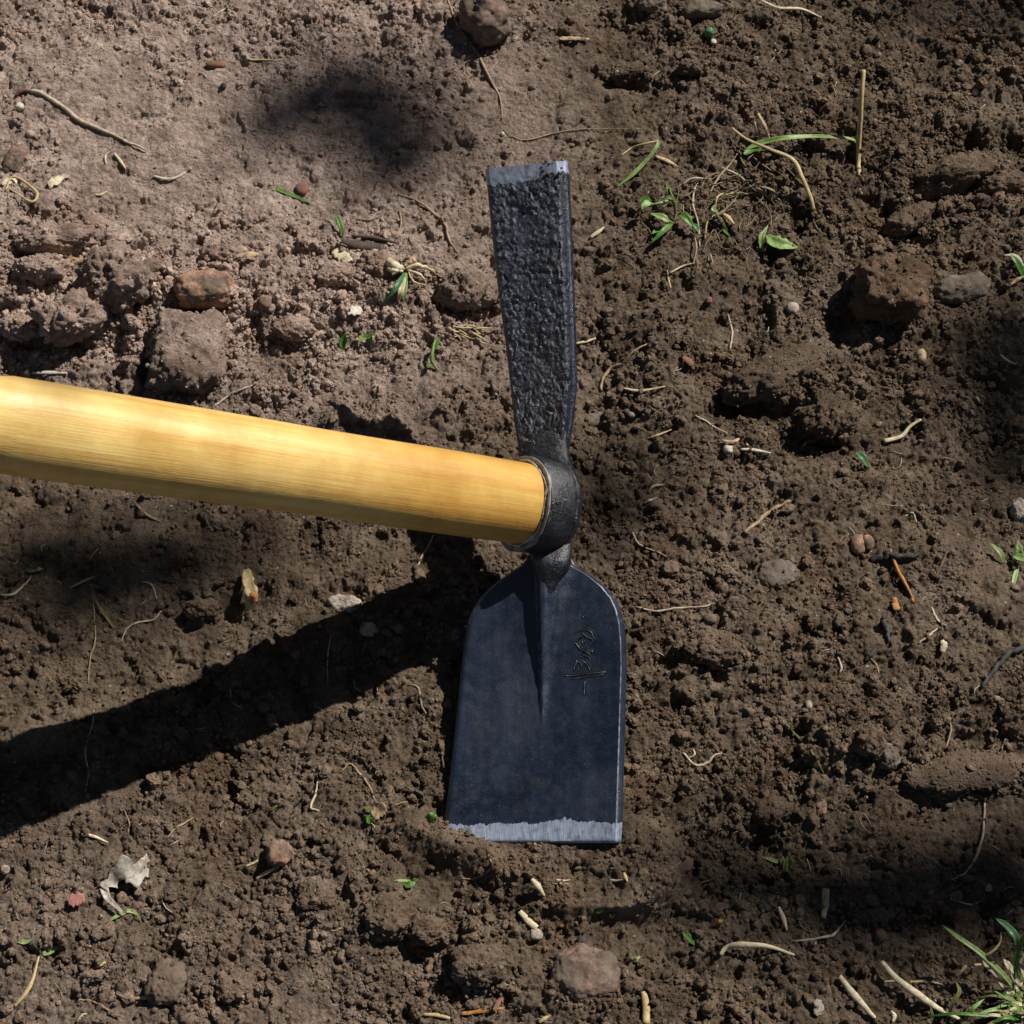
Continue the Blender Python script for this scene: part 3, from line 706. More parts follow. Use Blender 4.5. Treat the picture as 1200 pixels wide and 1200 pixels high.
# clods
for a, k_ in [
    ((135, 325, 36, 34, 34, M['clod'], 'large angular clod at upper left under a wood chip'), dict(rot=-20, sink=.2, seed=11)),
    ((82, 372, 38, 23, 28, M['clod'], 'long rounded clod at left with a black undercut'), dict(rot=-22, sink=.2, seed=5)),
    ((24, 384, 22, 13, 15, M['clod'], 'small flat clod at the left edge beside the long rounded one'), dict(rot=5, sink=.25, seed=9)),
    ((221, 415, 42, 45, 30, M['clod'], 'large smooth block of earth above the handle'), dict(rot=4, sink=.35, seed=3, amp=.13, flat=4.0)),
    ((62, 280, 42, 18, 18, M['clod'], 'flat-topped clod at the left bank above the wood chip'), dict(rot=-8, sink=.35, seed=8)),
    ((50, 315, 30, 16, 16, M['clod'], 'low crumbly clod left of the wood chip'), dict(rot=0, sink=.4, seed=18)),
    ((905, 440, 54, 25, 22, M['clod'], 'broad crumbly clod at right with a long black shadow'), dict(rot=-25, sink=.3, seed=4)),
    ((972, 488, 30, 20, 17, M['clod'], 'crumbly clod at lower end of the broad right one'), dict(rot=-25, sink=.3, seed=6)),
    ((1045, 340, 42, 34, 32, M['red_clod'], 'reddish blocky clod beside the deepest hollow'), dict(rot=0, sink=.3, seed=7, flat=3.5, amp=.2)),
    ((1120, 205, 52, 19, 24, M['clod'], 'long clod at upper right over a black crack'), dict(rot=-18, sink=.35, seed=14)),
    ((1172, 215, 36, 15, 18, M['clod'], 'clod at the right edge beyond the long crack'), dict(rot=-10, sink=.35, seed=15)),
    ((1085, 208, 16, 11, 14, M['clod'], 'small round clod at the left end of the upper right crack'), dict(sink=.3, seed=16)),
    ((1065, 258, 34, 13, 15, M['clod'], 'flat clod right of the bent dry stalk'), dict(rot=-30, sink=.35, seed=17)),
    ((548, 342, 32, 22, 24, M['clod'], 'crumbly clod touching the left side of the narrow blade'), dict(rot=-10, sink=.35, seed=19)),
    ((395, 322, 26, 14, 15, M['clod'], 'knobbly clod below the pale chip in the middle'), dict(sink=.35, seed=20)),
    ((445, 310, 22, 15, 14, M['clod'], 'rounded clod left of the uprooted grass'), dict(sink=.35, seed=21)),
    ((345, 385, 22, 13, 12, M['clod'], 'reddish crumbly clod in the middle of the left bank'), dict(sink=.4, seed=22)),
    ((262, 297, 24, 15, 15, M['clod'], 'grey clod above the rust-spotted stone'), dict(sink=.35, seed=23)),
    ((205, 650, 14, 26, 10, M['clod'], 'smooth wedge of earth under the handle'), dict(rot=12, sink=.4, seed=24, amp=.12)),
    ((236, 706 + 8, 18, 10, 12, M['clod'], 'dark crumb clod in the shade of the handle'), dict(sink=.35, seed=25)),
    ((1130, 905, 60, 20, 9, M['clod'], 'dark smooth bank of earth in the right shade'), dict(rot=-6, sink=.55, seed=26, amp=.14)),
    ((455, 1075, 26, 18, 16, M['clod'], 'grey crumbly clod at the bottom centre left'), dict(sink=.4, seed=27)),
    ((560, 1130, 28, 19, 16, M['clod'], 'crumbly clod at the bottom right of a black pit'), dict(sink=.4, seed=28)),
    ((500, 1090, 20, 14, 14, M['clod'], 'small clod above the black pit at the bottom'), dict(sink=.35, seed=29)),
    ((900, 950, 24, 15, 14, M['clod'], 'reddish-grey clod above the small black hollow at lower right'), dict(sink=.4, seed=30)),
    ((835, 760, 30, 18, 14, M['clod'], 'low clod right of the wide blade stamp'), dict(sink=.45, seed=31)),
    ((1020, 870, 15, 13, 13, M['clod'], 'knobbly clod beside the grey lump at lower right'), dict(sink=.3, seed=32)),
    ((808, 80, 14, 9, 11, M['clod'], 'small clod right of the top black pit'), dict(sink=.3, seed=33)),
    ((738, 85, 22, 9, 11, M['clod'], 'clod casting the black pit shadow near the top'), dict(rot=-20, sink=.35, seed=34)),
    ((270, 1160, 17, 11, 11, M['clod'], 'brown clod right of the pinkish stone at the bottom left'), dict(sink=.35, seed=35)),
    ((370, 1050, 19, 14, 12, M['clod'], 'grey clod at lower left under the oval stone'), dict(sink=.4, seed=36)),
    ((1100, 455, 30, 14, 13, M['clod'], 'crumb clod left of the dark right edge hollow'), dict(sink=.4, seed=37)),
]:
    C_(*a, **k_)

def strand(name, pts, r, mat, label, cat, group=None, h=0.0, taper=(0.6, 1, 0.35), sides=8, lift=None, flat=1.0, parent=None, wob=None, n=None):
    if wob is None: wob = 0.25 if name == 'root' else 0.05
    """root, straw or twig through picture points; h: height over the soil, lift: extra height per point"""
    lift = lift or [0] * len(pts)
    if name in ('straw', 'dry_stalk') and flat == 1.0: flat = 0.6
    W = [G(x, y, r * 0.0005 * 0.75 + h + l_) for (x, y), l_ in zip(pts, lift)]
    n = n or max(8, 5 * len(pts)); P = resample(W, n)
    sd = int(pts[0][0] * 3 + pts[0][1]) % 811
    t = np.linspace(0, 1, n)
    if not any(lift) and not h:                                    # follow the soil without cutting into it
        for i in range(n):
            P[i, 2] = max(P[i, 2], H(P[i, 0], P[i, 1]) + r * 0.0002)
        P[1:-1, 2] = (P[:-2, 2] + 2 * P[1:-1, 2] + P[2:, 2]) / 4
    if name != 'root' and r > 1.7 and not any(lift):
        z1 = P[:, 2].copy(); fit = np.polyval(np.polyfit(t, z1, 1 if n < 20 else 2), t); P[:, 2] = fit + 0.6 * max(0, (z1 - fit).max())
    P += np.stack([perlin(t * 9 + sd, t * 0, 1), perlin(t * 9 + sd, t * 0 + 3, 2), perlin(t * 9 + sd, t * 0 + 6, 3) * .5], -1) * r * 0.0005 * wob * 2
    R = np.interp(t, [0, .5, 1], taper) * r * 0.0005 * (1 + (0.15 if wob > 0.1 else 0.05) * perlin(t * 14 + sd, t * 0, 7))
    V, f = tube_mesh(P, R, sides, flat)
    if parent is not None:
        return mesh_obj(name, np.array(V) - np.array(parent.location), f, mat, parent)
    o = mesh_obj(name, V, f, mat); rebase(o, P[0] if P[0, 2] < P[-1, 2] else P[-1])
    return tag(o, label, cat, group)
def leaf(name, pts, w, mat, label=None, cat=None, group=None, h=0.0005, lift=None, prof=None, fold=0.35, parent=None, n=None, thick=0.00018, side_tilt=0.0, ragged=0.0):
    """leaf or grass blade: a folded strip with real thickness"""
    lift = lift or [0] * len(pts)
    W = [G(x, y, h + l_) for (x, y), l_ in zip(pts, lift)]
    n = n or max(10, 5 * len(pts)); P = resample(W, n); t = np.linspace(0, 1, n)
    if prof is None: prof = [(0, .35), (.3, 1), (.7, .8), (1, .05)]
    ww = np.interp(t, [a for a, _ in prof], [b for _, b in prof]) * w * 0.0005
    T = np.gradient(P, axis=0); T /= np.linalg.norm(T, axis=1, keepdims=True) + 1e-12
    V = []; f = []; K = 7; sd = int(pts[0][0] + pts[0][1] * 5) % 700
    for i in range(n):
        s = np.cross(T[i], [0, 0, 1.0]); s = s / (np.linalg.norm(s) + 1e-9); up = np.cross(s, T[i])
        s = s * math.cos(side_tilt) + up * math.sin(side_tilt); up = np.cross(s, T[i])
        for sgn in (1, -1):
            for j in range(K):
                a = -1 + 2 * j / (K - 1)
                wa = a * ww[i] * (1 + ragged * float(perlin(np.array([t[i] * 7 + sd]), np.array([a * .9 + 4]), 5)[0]))
                V.append(P[i] + s * wa + up * (abs(a) * fold * ww[i] + sgn * thick * (1.02 - abs(a))))
    st = 2 * K
    for i in range(n - 1):
        for j in range(K - 1):
            a = i * st + j; f.append((a, a + 1, a + 1 + st, a + st)); b = a + K; f.append((b, b + st, b + 1 + st, b + 1))
        a = i * st; f.append((a, a + st, a + K + st, a + K)); a = i * st + K - 1; f.append((a, a + K, a + K + st, a + st))
    f.append(tuple(list(range(K)) + list(range(2 * K - 1, K - 1, -1)))[::-1]); e0 = (n - 1) * st
    f.append(tuple([e0 + q for q in list(range(K)) + list(range(2 * K - 1, K - 1, -1))]))
    if parent is not None:
        return mesh_obj(name, np.array(V) - np.array(parent.location), f, mat, parent)
    o = mesh_obj(name, V, f, mat); rebase(o, P[0]); return tag(o, label, cat, group)

GR, GT = 'loose roots on the soil', 'bits of straw on the soil'
rt = [
    ([(172, 176), (150, 166), (118, 152), (92, 140), (72, 124), (50, 111), (36, 107)], 3.2, 'pale_root', 'long pale curved root at upper left', dict(taper=(.35, 1, .9))),
    ([(525, 0), (533, 22), (546, 46), (560, 64), (572, 88), (586, 116), (588, 140)], 2.2, 'root', 'long tan root running down from the top rock', {}),
    ([(590, 152), (605, 162), (620, 164), (650, 156), (690, 151), (752, 151)], 1.1, 'root', 'thin horizontal root above the narrow blade tip', {}),
    ([(466, 228), (490, 236), (508, 250), (522, 264), (526, 280), (536, 296)], 2.2, 'root', 'wavy brown root left of the narrow blade', {}),
    ([(412, 255), (432, 258), (448, 252)], 1.3, 'root', 'short faint root left of the wavy brown root', {}),
    ([(468, 246), (470, 262), (464, 280)], 1.3, 'root', 'thin vertical root under the wavy brown one', {}),
    ([(250, 477), (268, 464), (284, 456), (300, 450)], 1.6, 'pale_root', 'thin pale root above the handle beside the earth block', {}),
    ([(160, 592), (170, 602), (188, 612)], 2.0, 'root', 'short brown root just below the handle at left', {}),
    ([(485, 680), (492, 658), (502, 640), (508, 627)], 1.3, 'pale_root', 'thin upright root under the handle near its shadow', {}),
    ([(0, 697), (14, 697), (26, 688), (36, 677)], 1.8, 'pale_root', 'curved pale root at the left edge below the handle', {}),
    ([(167, 681), (178, 686), (184, 703)], 1.4, 'pale_root', 'little hooked root below the handle', {}),
    ([(189, 716), (180, 726), (160, 730), (148, 738), (142, 752)], 1.3, 'pale_root', 'bent thin pale root below the little hooked one', {}),
    ([(705, 458), (706, 445), (716, 432), (730, 426), (742, 412), (758, 403)], 2.6, 'root', 'forked tan root right of the narrow blade', {}),
    ([(760, 576), (766, 570), (776, 568)], 1.9, 'pale_root', 'pale bit of root right of the eye', {}),
    ([(755, 590), (764, 586), (770, 583)], 1.9, 'pale_root', 'second pale bit of root just below the first by the eye', {}),
    ([(741, 622), (747, 636), (754, 641), (768, 646), (782, 652)], 1.3, 'pale_root', 'kinked thin root right of the neck', {}),
    ([(872, 624), (888, 612), (896, 604), (912, 594), (926, 587)], 3.0, 'root', 'brown woody root above the flat grey stone', dict(taper=(.7, 1, .5))),
    ([(898, 630), (902, 616), (908, 605)], 1.1, 'dark_root', 'thin dark side root under the brown woody root', {}),
    ([(815, 487), (828, 494), (836, 500), (853, 508)], 1.5, 'pale_root', 'thin pale root above the white round pebble', {}),
    ([(744, 712), (768, 716), (795, 713), (822, 711), (838, 708)], 1.5, 'pale_root', 'thin straight pale root beside the shoulder of the wide blade', {}),
    ([(912, 846), (928, 858), (943, 872), (955, 888), (966, 908)], 1.7, 'olive', 'greenish thin stem among crumbs at lower right', {}),
    ([(1060, 605), (1070, 602), (1074, 612), (1078, 616)], 1.1, 'pale_root', 'tiny curled pale root right of the split pebble', {}),
    ([(1092, 712), (1098, 726), (1110, 734)], 1.7, 'pale_root', 'short white bent root below the orange needles', {}),
    ([(1076, 754), (1088, 745), (1099, 736)], 1.6, 'pale_root', 'short white slanting root below the bent one', {}),
    ([(1154, 940), (1152, 975), (1144, 1004), (1130, 1024), (1114, 1031)], 1.7, 'pale_root', 'long curved thin root in the right shade', {}),
    ([(1122, 1056), (1138, 1060), (1150, 1056)], 0.9, 'pale_root', 'hair-thin root above the tuft in the shade', {}),
    ([(931, 1103), (950, 1101), (975, 1096), (985, 1086), (992, 1078)], 1.6, 'pale_root', 'curved pale root in the lower right shade', {}),
    ([(374, 950), (364, 946), (370, 930), (372, 916)], 1.5, 'pale_straw', 'bent pale root bottom left of the wide blade', {}),
    ([(500, 838), (494, 826), (490, 806), (478, 802)], 1.5, 'root', 'thin brown root left of the wide blade', {}),
    ([(440, 940), (432, 920), (420, 905), (410, 895), (400, 905)], 1.5, 'root', 'arched brown root above the orange petal', {}),
    ([(572, 1002), (576, 1014), (568, 1024), (552, 1030), (540, 1029)], 1.1, 'root', 'thin curved root below the wide blade', {}),
    ([(520, 900), (518, 880), (523, 862)], 1.5, 'dark_root', 'dark root close along the left side of the blade', {}),
    ([(226, 958), (214, 966), (204, 972), (196, 982)], 1.1, 'root', 'thin brown root left of centre below the shadow', {}),
    ([(150, 977), (152, 966), (146, 950)], 1.2, 'root', 'small arched root under the handle shadow', {}),
    ([(103, 800), (106, 770), (112, 745), (108, 690)], 1.0, 'root', 'long faint vertical root at left above the shadow', {}),
    ([(100, 930), (104, 905), (100, 882), (108, 850), (110, 832)], 1.0, 'pale_root', 'faint root crossing the handle shadow', {}),
    ([(270, 808), (272, 822), (286, 832)], 0.9, 'pale_root', 'faint curved root inside the handle shadow', {}),
    ([(388, 744), (384, 770), (384, 800)], 0.9, 'pale_root', 'straight faint root inside the handle shadow near the blade', {}),
    ([(1108, 878), (1114, 856), (1112, 838)], 1.3, 'root', 'brown thin root over the right bank', {}),
    ([(1172, 888), (1174, 876), (1178, 866)], 1.4, 'pale_root', 'short pale root near the right edge above the shade', {}),
    ([(800, 882), (814, 896), (828, 895), (836, 886), (846, 882)], 1.9, 'pale_root', 'pale forked root right of the wide blade bottom', {}),
    ([(812, 878), (814, 884), (806, 889)], 1.3, 'pale_root', 'short prong beside the pale forked root', {}),
    ([(88, 1173), (98, 1172), (110, 1174), (130, 1186), (144, 1198)], 1.2, 'root', 'faint grey root at the bottom left', {}),
    ([(90, 1198), (96, 1190), (102, 1188)], 1.8, 'pale_root', 'short white root at the bottom left edge', {}),
    ([(954, 246), (953, 258), (958, 268), (966, 275), (978, 274)], 1.6, 'dark_root', 'dark curled root below the bent dry stalk', {}),
    ([(855, 410), (858, 390), (853, 368)], 1.6, 'pale_root', 'short pale upright root right of the narrow blade', {}),
    ([(1042, 230 - 10), (1036, 212), (1040, 200)], 1.6, 'dark_root', 'dark root right of the upright stub', {}),
    ([(1018, 770), (1026, 778), (1030, 790)], 1.2, 'root', 'brown root bit at the right under the needles', {}),
    ([(982, 770), (986, 782), (984, 788)], 1.7, 'pale_root', 'small pale bent root near the charred chips', {}),
    ([(1030, 1160 - 10), (1064, 1151), (1090, 1151), (1112, 1156)], 1.7, 'straw', 'pale thin stem left of the tuft', {}),
    ([(250, 20), (262, 12), (270, 4)], 1.2, 'pale_straw', 'faint straw near the top left edge', {}),
]
for pts, r, m, lab, k_ in rt:
    strand('root', pts, r, M[m], lab, 'root', GR, **k_)
# red tip of the long root
strand('root_end', [(37, 107), (28, 106), (22, 108), (18, 113)], 3.6, M['terracotta'], 'curled red tip of root beside the white pebble', 'root', GR)
stw = [
    ([(886, 1), (912, 8), (938, 14), (963, 20)], 2.6, 'pale_straw', 'long pale straw at the top right', {}),
    ([(180, 206), (194, 210), (206, 208), (218, 202)], 2.4, 'white', 'small white bent straw at upper left', {}),
    ([(112, 228), (118, 228), (126, 224)], 2.0, 'pale_straw', 'tiny pale straw below the orange-pink crumb at upper left', {}),
    ([(124, 192), (124, 182), (132, 176)], 1.5, 'pale_straw', 'curved thin straw left of the white bent one', {}),
    ([(134, 180), (142, 190), (148, 199)], 2.3, 'pale_straw', 'short tan straw next to the curved thin one', {}),
    ([(868, 527), (885, 528), (903, 531)], 2.4, 'white', 'short bright white straw beside a white pebble', {}),
    ([(730, 459), (750, 457), (779, 457)], 2.1, 'pale_straw', 'straight pale straw right of the forked tan root', {}),
    ([(673, 404), (688, 400), (698, 397)], 2.2, 'pale_straw', 'short pale straw touching the narrow blade', {}),
    ([(758, 514), (770, 510), (788, 503)], 1.6, 'straw', 'dull straw right of the grey flat stone', {}),
    ([(692, 278), (700, 273), (708, 266)], 3.2, 'pale_straw', 'stubby pale straw right of the narrow blade tip', {}),
    ([(96, 978), (110, 980), (127, 988)], 2.0, 'pale_straw', 'white straw under the handle shadow at left', {}),
    ([(300, 1030), (312, 1024), (328, 1016)], 2.2, 'pale_straw', 'curved pale straw under the reddish-brown stone', {}),
    ([(288, 1015), (298, 1011), (308, 1006)], 1.5, 'pale_straw', 'thinner pale straw left of the reddish-brown stone', {}),
    ([(17, 1180), (30, 1165), (38, 1148), (46, 1121)], 2.6, 'straw', 'tan stalk with a green tip at the lower left', {}),
    ([(158, 1170), (170, 1169), (180, 1167)], 2.1, 'straw', 'small straw beside the pinkish-brown bottom stone', {}),
    ([(113, 1132), (118, 1130), (124, 1127)], 2.5, 'straw', 'tiny tan straw at lower left under the paper', {}),
    ([(609, 1068), (620, 1080), (629, 1088)], 4.0, 'pale_straw', 'flat piece of straw pointing at the pale pinkish pebble', dict(flat=.5, taper=(.7, 1, .9))),
    ([(623, 1030), (630, 1038), (638, 1050)], 3.6, 'pale_straw', 'leaning straw piece with a black shadow below the blade', dict(lift=[.006, .003, 0], taper=(.5, 1, .3))),
    ([(754, 1162), (757, 1180), (757, 1200)], 4.2, 'straw', 'yellow stub of straw at the bottom edge', dict(taper=(.8, 1, 1))),
    ([(496, 1189), (515, 1190), (540, 1198)], 2.4, 'straw', 'thin yellow straw at the bottom edge centre', {}),
    ([(632, 1198), (638, 1194), (645, 1190)], 2.4, 'straw', 'end of a straw at the bottom edge under the blade', {}),
    ([(967, 1043), (967, 1060), (964, 1077)], 4.2, 'straw', 'upright brown straw stub in the lower right shade', dict(taper=(1, 1, .6))),
    ([(912, 1063), (918, 1076), (922, 1091)], 2.8, 'pale_straw', 'slanting pale straw left of the upright stub in shade', {}),
    ([(844, 1119), (852, 1110), (870, 1107), (900, 1109), (931, 1119)], 3.4, 'pale_straw', 'long arched pale straw at the lower right', dict(lift=[0, .002, .006, .004, 0])),
    ([(984, 1144), (996, 1160), (1010, 1176), (1030, 1198)], 4.2, 'pale_straw', 'thick pale straw slanting at the bottom right', dict(lift=[.004, .003, .002, 0])),
    ([(1033, 1127), (1050, 1146), (1075, 1165), (1100, 1182), (1128, 1196)], 4.2, 'pale_straw', 'long golden straw running into the grass tuft', dict(lift=[.003, .005, .005, .003, 0])),
    ([(1046, 1198), (1048, 1190), (1044, 1185)], 2.6, 'pale_straw', 'short straw at the bottom edge between two long ones', {}),
    ([(820, 1), (826, 4), (840, 6)], 1.6, 'straw', 'dull straw at the top edge beside the long pale one', {}),
    ([(908, 61), (909, 56), (908, 51)], 2.2, 'straw', 'tiny upright tan straw near the top right', {}),
    ([(1062, 300 - 10), (1064, 298), (1068, 305)], 2.0, 'pale_straw', 'leaning white straw below the flat clod at right', {}),
    ([(1058, 305), (1061, 298), (1062, 291)], 1.9, 'pale_straw', 'second white straw crossing beside the leaning one', {}),
    ([(1130, 296), (1137, 294), (1143, 293)], 1.6, 'terracotta', 'short reddish stem at the right', {}),
    ([(140, 382), (141, 372), (139, 362)], 4.0, 'pale_straw', 'frayed pale straw below the large upper left clod', {}),
    ([(178, 330), (184, 338), (190, 346)], 2.4, 'pale_straw', 'thin tan straw left of the rust-spotted stone', {}),
    ([(38, 438), (58, 437), (80, 440)], 2.6, 'white', 'white straw lying along the top of the handle', {}),
    ([(418, 193), (423, 204), (412, 210)], 1.2, 'root', 'faint straw near the dark oval shadow', {}),
    ([(282, 71), (300, 70), (330, 70)], 1.4, 'straw', 'long faint straw left of the dark oval shadow', {}),
    ([(1036, 517), (1056, 512), (1066, 500), (1079, 492)], 3.0, 'pale_straw', 'pale straw leaning off a lump at right', dict(taper=(1, .8, .5))),
    ([(938, 528), (942, 522), (946, 516)], 1.6, 'pale_straw', 'tiny straw beside the small green seedling at right', {}),
    ([(876, 522), (874, 516), (875, 512)], 1.6, 'straw', 'very short straw above the bright white one', {}),
    ([(652, 1031), (660, 1032), (668, 1031)], 1.2, 'pale_straw', 'white hair of straw under the right of the blade', {}),
    ([(715, 1031), (722, 1032), (729, 1031)], 1.6, 'pale_straw', 'short white straw in the shade below the blade corner', {}),
    ([(731, 1023), (733, 1028), (735, 1033)], 2.2, 'straw', 'tiny brown straw right of the short white one below the blade corner', {}),
    ([(1172, 415), (1180, 422), (1190, 427)], 1.7, 'straw', 'straw near the right edge above the dark hollow', {}),
    ([(1144, 466), (1148, 470), (1152, 474)], 2.6, 'white', 'short white straw in the dark right hollow', {}),
]
for pts, r, m, lab, k_ in stw:
    strand('straw', pts, r, M[m], lab, 'straw', GT, **k_)
strand('twig', [(1022, 656), (1034, 652), (1050, 652), (1070, 652), (1078, 650)], 4.2, M['charred'], 'charred black twig beside the split pebble', 'twig', 'twigs on the soil', taper=(1, .9, .35), wob=.6)
strand('twig', [(1150, 806), (1166, 784), (1180, 768), (1200, 758)], 3.6, M['stone_dark'], 'dark grey twig at the right edge', 'twig', 'twigs on the soil', taper=(.6, 1, 1), wob=.5)
strand('twig', [(1014, 774), (1020, 768), (1027, 760)], 3.6, M['stone_dark'], 'short grey twig left of the white bent roots', 'twig', 'twigs on the soil')
strand('twig', [(1035, 722), (1038, 736), (1045, 756)], 3.6, M['stone_dark'], 'grey vertical twig under the orange needles', 'twig', 'twigs on the soil', wob=.6)
strand('twig', [(1096, 678), (1104, 660), (1110, 645)], 2.2, M['dark_root'], 'thin dark twig right of the orange needles', 'twig', 'twigs on the soil')
strand('twig', [(400, 283), (420, 287), (450, 291)], 7, M['bark'], 'dark flat sliver of bark left of the narrow blade', 'twig', 'twigs on the soil', flat=.4, taper=(.4, 1, .8))
strand('twig', [(412, 277), (440, 279), (468, 286)], 3, M['bark'], 'thin dark sliver above the flat bark piece', 'twig', 'twigs on the soil')
strand('upright_stub', [(1009, 228), (1007, 205), (1006, 180), (1008, 140), (1010, 108), (1012, 82)], 3.4, M['straw'], 'upright dry stalk stub standing at the upper right', 'stalk', 'dry stalks at the upper right',
       lift=[0, 0.0, .003, .018, .028, .036], taper=(.8, 1, .8))
strand('dry_stalk', [(858, 150), (875, 163), (905, 176), (929, 187), (940, 208), (950, 232), (953, 246)], 3.0, M['straw'], 'bent dry stalk with a joint leaning over the green blade', 'stalk', 'dry stalks at the upper right',
       lift=[.002, .010, .014, .016, .010, .003, 0], taper=(.5, 1, .9))
strand('dry_stalk', [(888, 133), (896, 148), (902, 163)], 3.2, M['wood_chip'], 'short tan stub of stalk behind the green blade', 'stalk', 'dry stalks at the upper right', lift=[.010, .006, 0])
strand('dry_stalk', [(884, 143), (888, 154), (892, 164)], 2.8, M['root'], 'duller stub of stalk left of the tan one', 'stalk', 'dry stalks at the upper right', lift=[.007, .004, 0])
strand('dry_stalk', [(876, 220), (890, 224), (904, 234)], 2.8, M['root'], 'pale loose stalk right of the seedlings', 'stalk', 'dry stalks at the upper right')
strand('dry_stalk', [(892, 218), (904, 226), (914, 234)], 2.2, M['root'], 'thinner loose stalk beside the pale one right of the seedlings', 'stalk', 'dry stalks at the upper right')
strand('dry_stalk', [(847, 250), (853, 256), (860, 262)], 3.4, M['straw'], 'short yellow stub among the dry tangle', 'stalk', 'dry stalks at the upper right', h=.001)
strand('dry_stalk', [(768, 183), (782, 189), (794, 195)], 3.4, M['wood_chip'], 'orange-brown dry stalk bit below the folded grass blade', 'stalk', 'dry stalks at the upper right')
# tangle of fine dry stems round the seedlings
tg = [[(820, 290), (818, 262), (812, 240), (814, 222), (818, 214)], [(832, 226), (842, 208), (856, 192), (864, 180)], [(820, 262), (838, 254), (856, 240), (866, 226)],
      [(826, 280), (830, 258), (846, 248), (862, 234)], [(838, 246), (840, 232), (848, 226)], [(845, 196), (866, 206), (886, 224)], [(862, 170), (884, 186), (904, 200)],
      [(800, 216), (812, 209), (834, 210)], [(812, 312), (816, 290), (812, 270)], [(830, 306), (832, 298), (836, 310)], [(850, 228), (862, 226), (876, 227)], [(866, 176), (870, 190), (880, 200)],
      [(785, 320), (800, 312), (816, 308)], [(786, 338), (783, 326), (782, 316)], [(872, 176), (888, 196), (905, 205)], [(843, 258), (850, 268), (856, 276)], [(930, 170), (922, 178), (914, 180)]]
tgl = ['curving dry stem arching left of the tangle', 'straight dry stem climbing to the green blade', 'dry stem crossing under the tangle', 'forked dry stem in the tangle', 'short looped dry stem', 'faint dry stem right of the loop',
       'faint dry stem under the stalk joint', 'pale short dry stem above the seedlings', 'thin dry stem hanging below the tangle', 'tiny forked dry stem below the tangle', 'pale flat dry stem by the loop', 'dry stem under the green blade base',
       'thin dark stem low on the left', 'upright thin dry stem low on the left', 'dry stem beneath the bent stalk', 'greenish dry stem below the yellow stub', 'white thin stem against the green blade']
for p, lb in zip(tg, tgl):
    strand('dried_grass', p, 1.5, M[rnd.choice(['root', 'straw', 'olive', 'pale_root'])], lb, 'dry stem', 'tangle of dry stems at the seedlings', lift=[rnd.uniform(0, .004) for _ in p])
GG = 'loose green blades of grass'
leaf('loose_grass', [(1005, 172), (1000, 164), (980, 161), (950, 160), (920, 162), (892, 168), (872, 176)], 4.0, M['pale_green'], 'long arched green blade of grass lying by the upright stub', 'grass blade', GG,
     lift=[0, .006, .010, .011, .009, .005, .002], prof=[(0, .5), (.2, .55), (.6, .8), (.85, 1.2), (1, .2)])
leaf('loose_grass', [(870, 182), (882, 176), (896, 176)], 4.2, M['green'], 'short broad green blade at the base of the long arched one', 'grass blade', GG, lift=[.001, .003, .004])
leaf('loose_grass', [(722, 220), (740, 206), (756, 190), (768, 175), (772, 166)], 3.0, M['pale_green'], 'folded green blade of grass right of the narrow blade', 'grass blade', GG, lift=[0, .002, .004, .006, .007], prof=[(0, .2), (.3, 1), (1, .7)])
strand('loose_grass', [(772, 165), (755, 169), (740, 174), (728, 182)], 2.0, M['straw'], 'dry bent half of the folded grass blade', 'grass blade', GG, lift=[.007, .005, .003, 0])
leaf('loose_grass', [(314, 218), (330, 224), (350, 232), (368, 240)], 2.8, M['green'], 'dark green grass blade below the dark oval shadow', 'grass blade', GG)
leaf('loose_grass', [(402, 276), (398, 262), (392, 246)], 3.2, M['green'], 'short upright green blade above the bark sliver', 'grass blade', GG, lift=[0, .004, .007])
leaf('loose_grass', [(140, 745), (124, 722), (112, 702), (106, 680)], 1.8, M['olive'], 'dull green thin blade of grass below the handle', 'grass blade', GG)
leaf('loose_grass', [(110, 676), (96, 682), (80, 690)], 1.8, M['straw'], 'dry thin blade bent from the dull green one below the handle', 'grass blade', GG)
leaf('loose_grass', [(914, 1012), (905, 1008), (893, 1004)], 2.4, M['pale_green'], 'small pale green blade in the lower right shade', 'grass blade', GG)
leaf('loose_grass', [(21, 1104), (30, 1104), (38, 1101)], 2.4, M['pale_green'], 'tiny pale green blade at the lower left', 'grass blade', GG)
leaf('loose_grass', [(50, 1119), (60, 1114), (70, 1110)], 4.0, M['pale_green'], 'green tip on top of the tan stalk at lower left', 'grass blade', GG)
leaf('loose_grass', [(128, 1079), (142, 1071), (156, 1066)], 2.2, M['pale_green'], 'thin green blade crossing the paper tail', 'grass blade', GG)
leaf('loose_grass', [(142, 1068), (154, 1068), (164, 1074)], 2.2, M['pale_green'], 'second thin green blade crossing beside the paper tail', 'grass blade', GG)
leaf('loose_grass', [(698, 1070), (704, 1066), (708, 1062)], 3.2, M['green'], 'small green blade in the shade below the blade corner', 'grass blade', GG)
leaf('loose_grass', [(800, 1092), (808, 1100), (814, 1108)], 4.0, M['green'], 'short green blade in the shade at the bottom centre right', 'grass blade', GG)
leaf('loose_grass', [(1186, 690), (1190, 672), (1194, 664)], 3.0, M['pale_green'], 'green blade at the right edge below the pale leaf', 'grass blade', GG)
leaf('loose_grass', [(462, 1032), (474, 1032), (485, 1033)], 1.6, M['pale_green'], 'thin stem of the small two-leaf sprout below the blade', 'grass blade', GG)

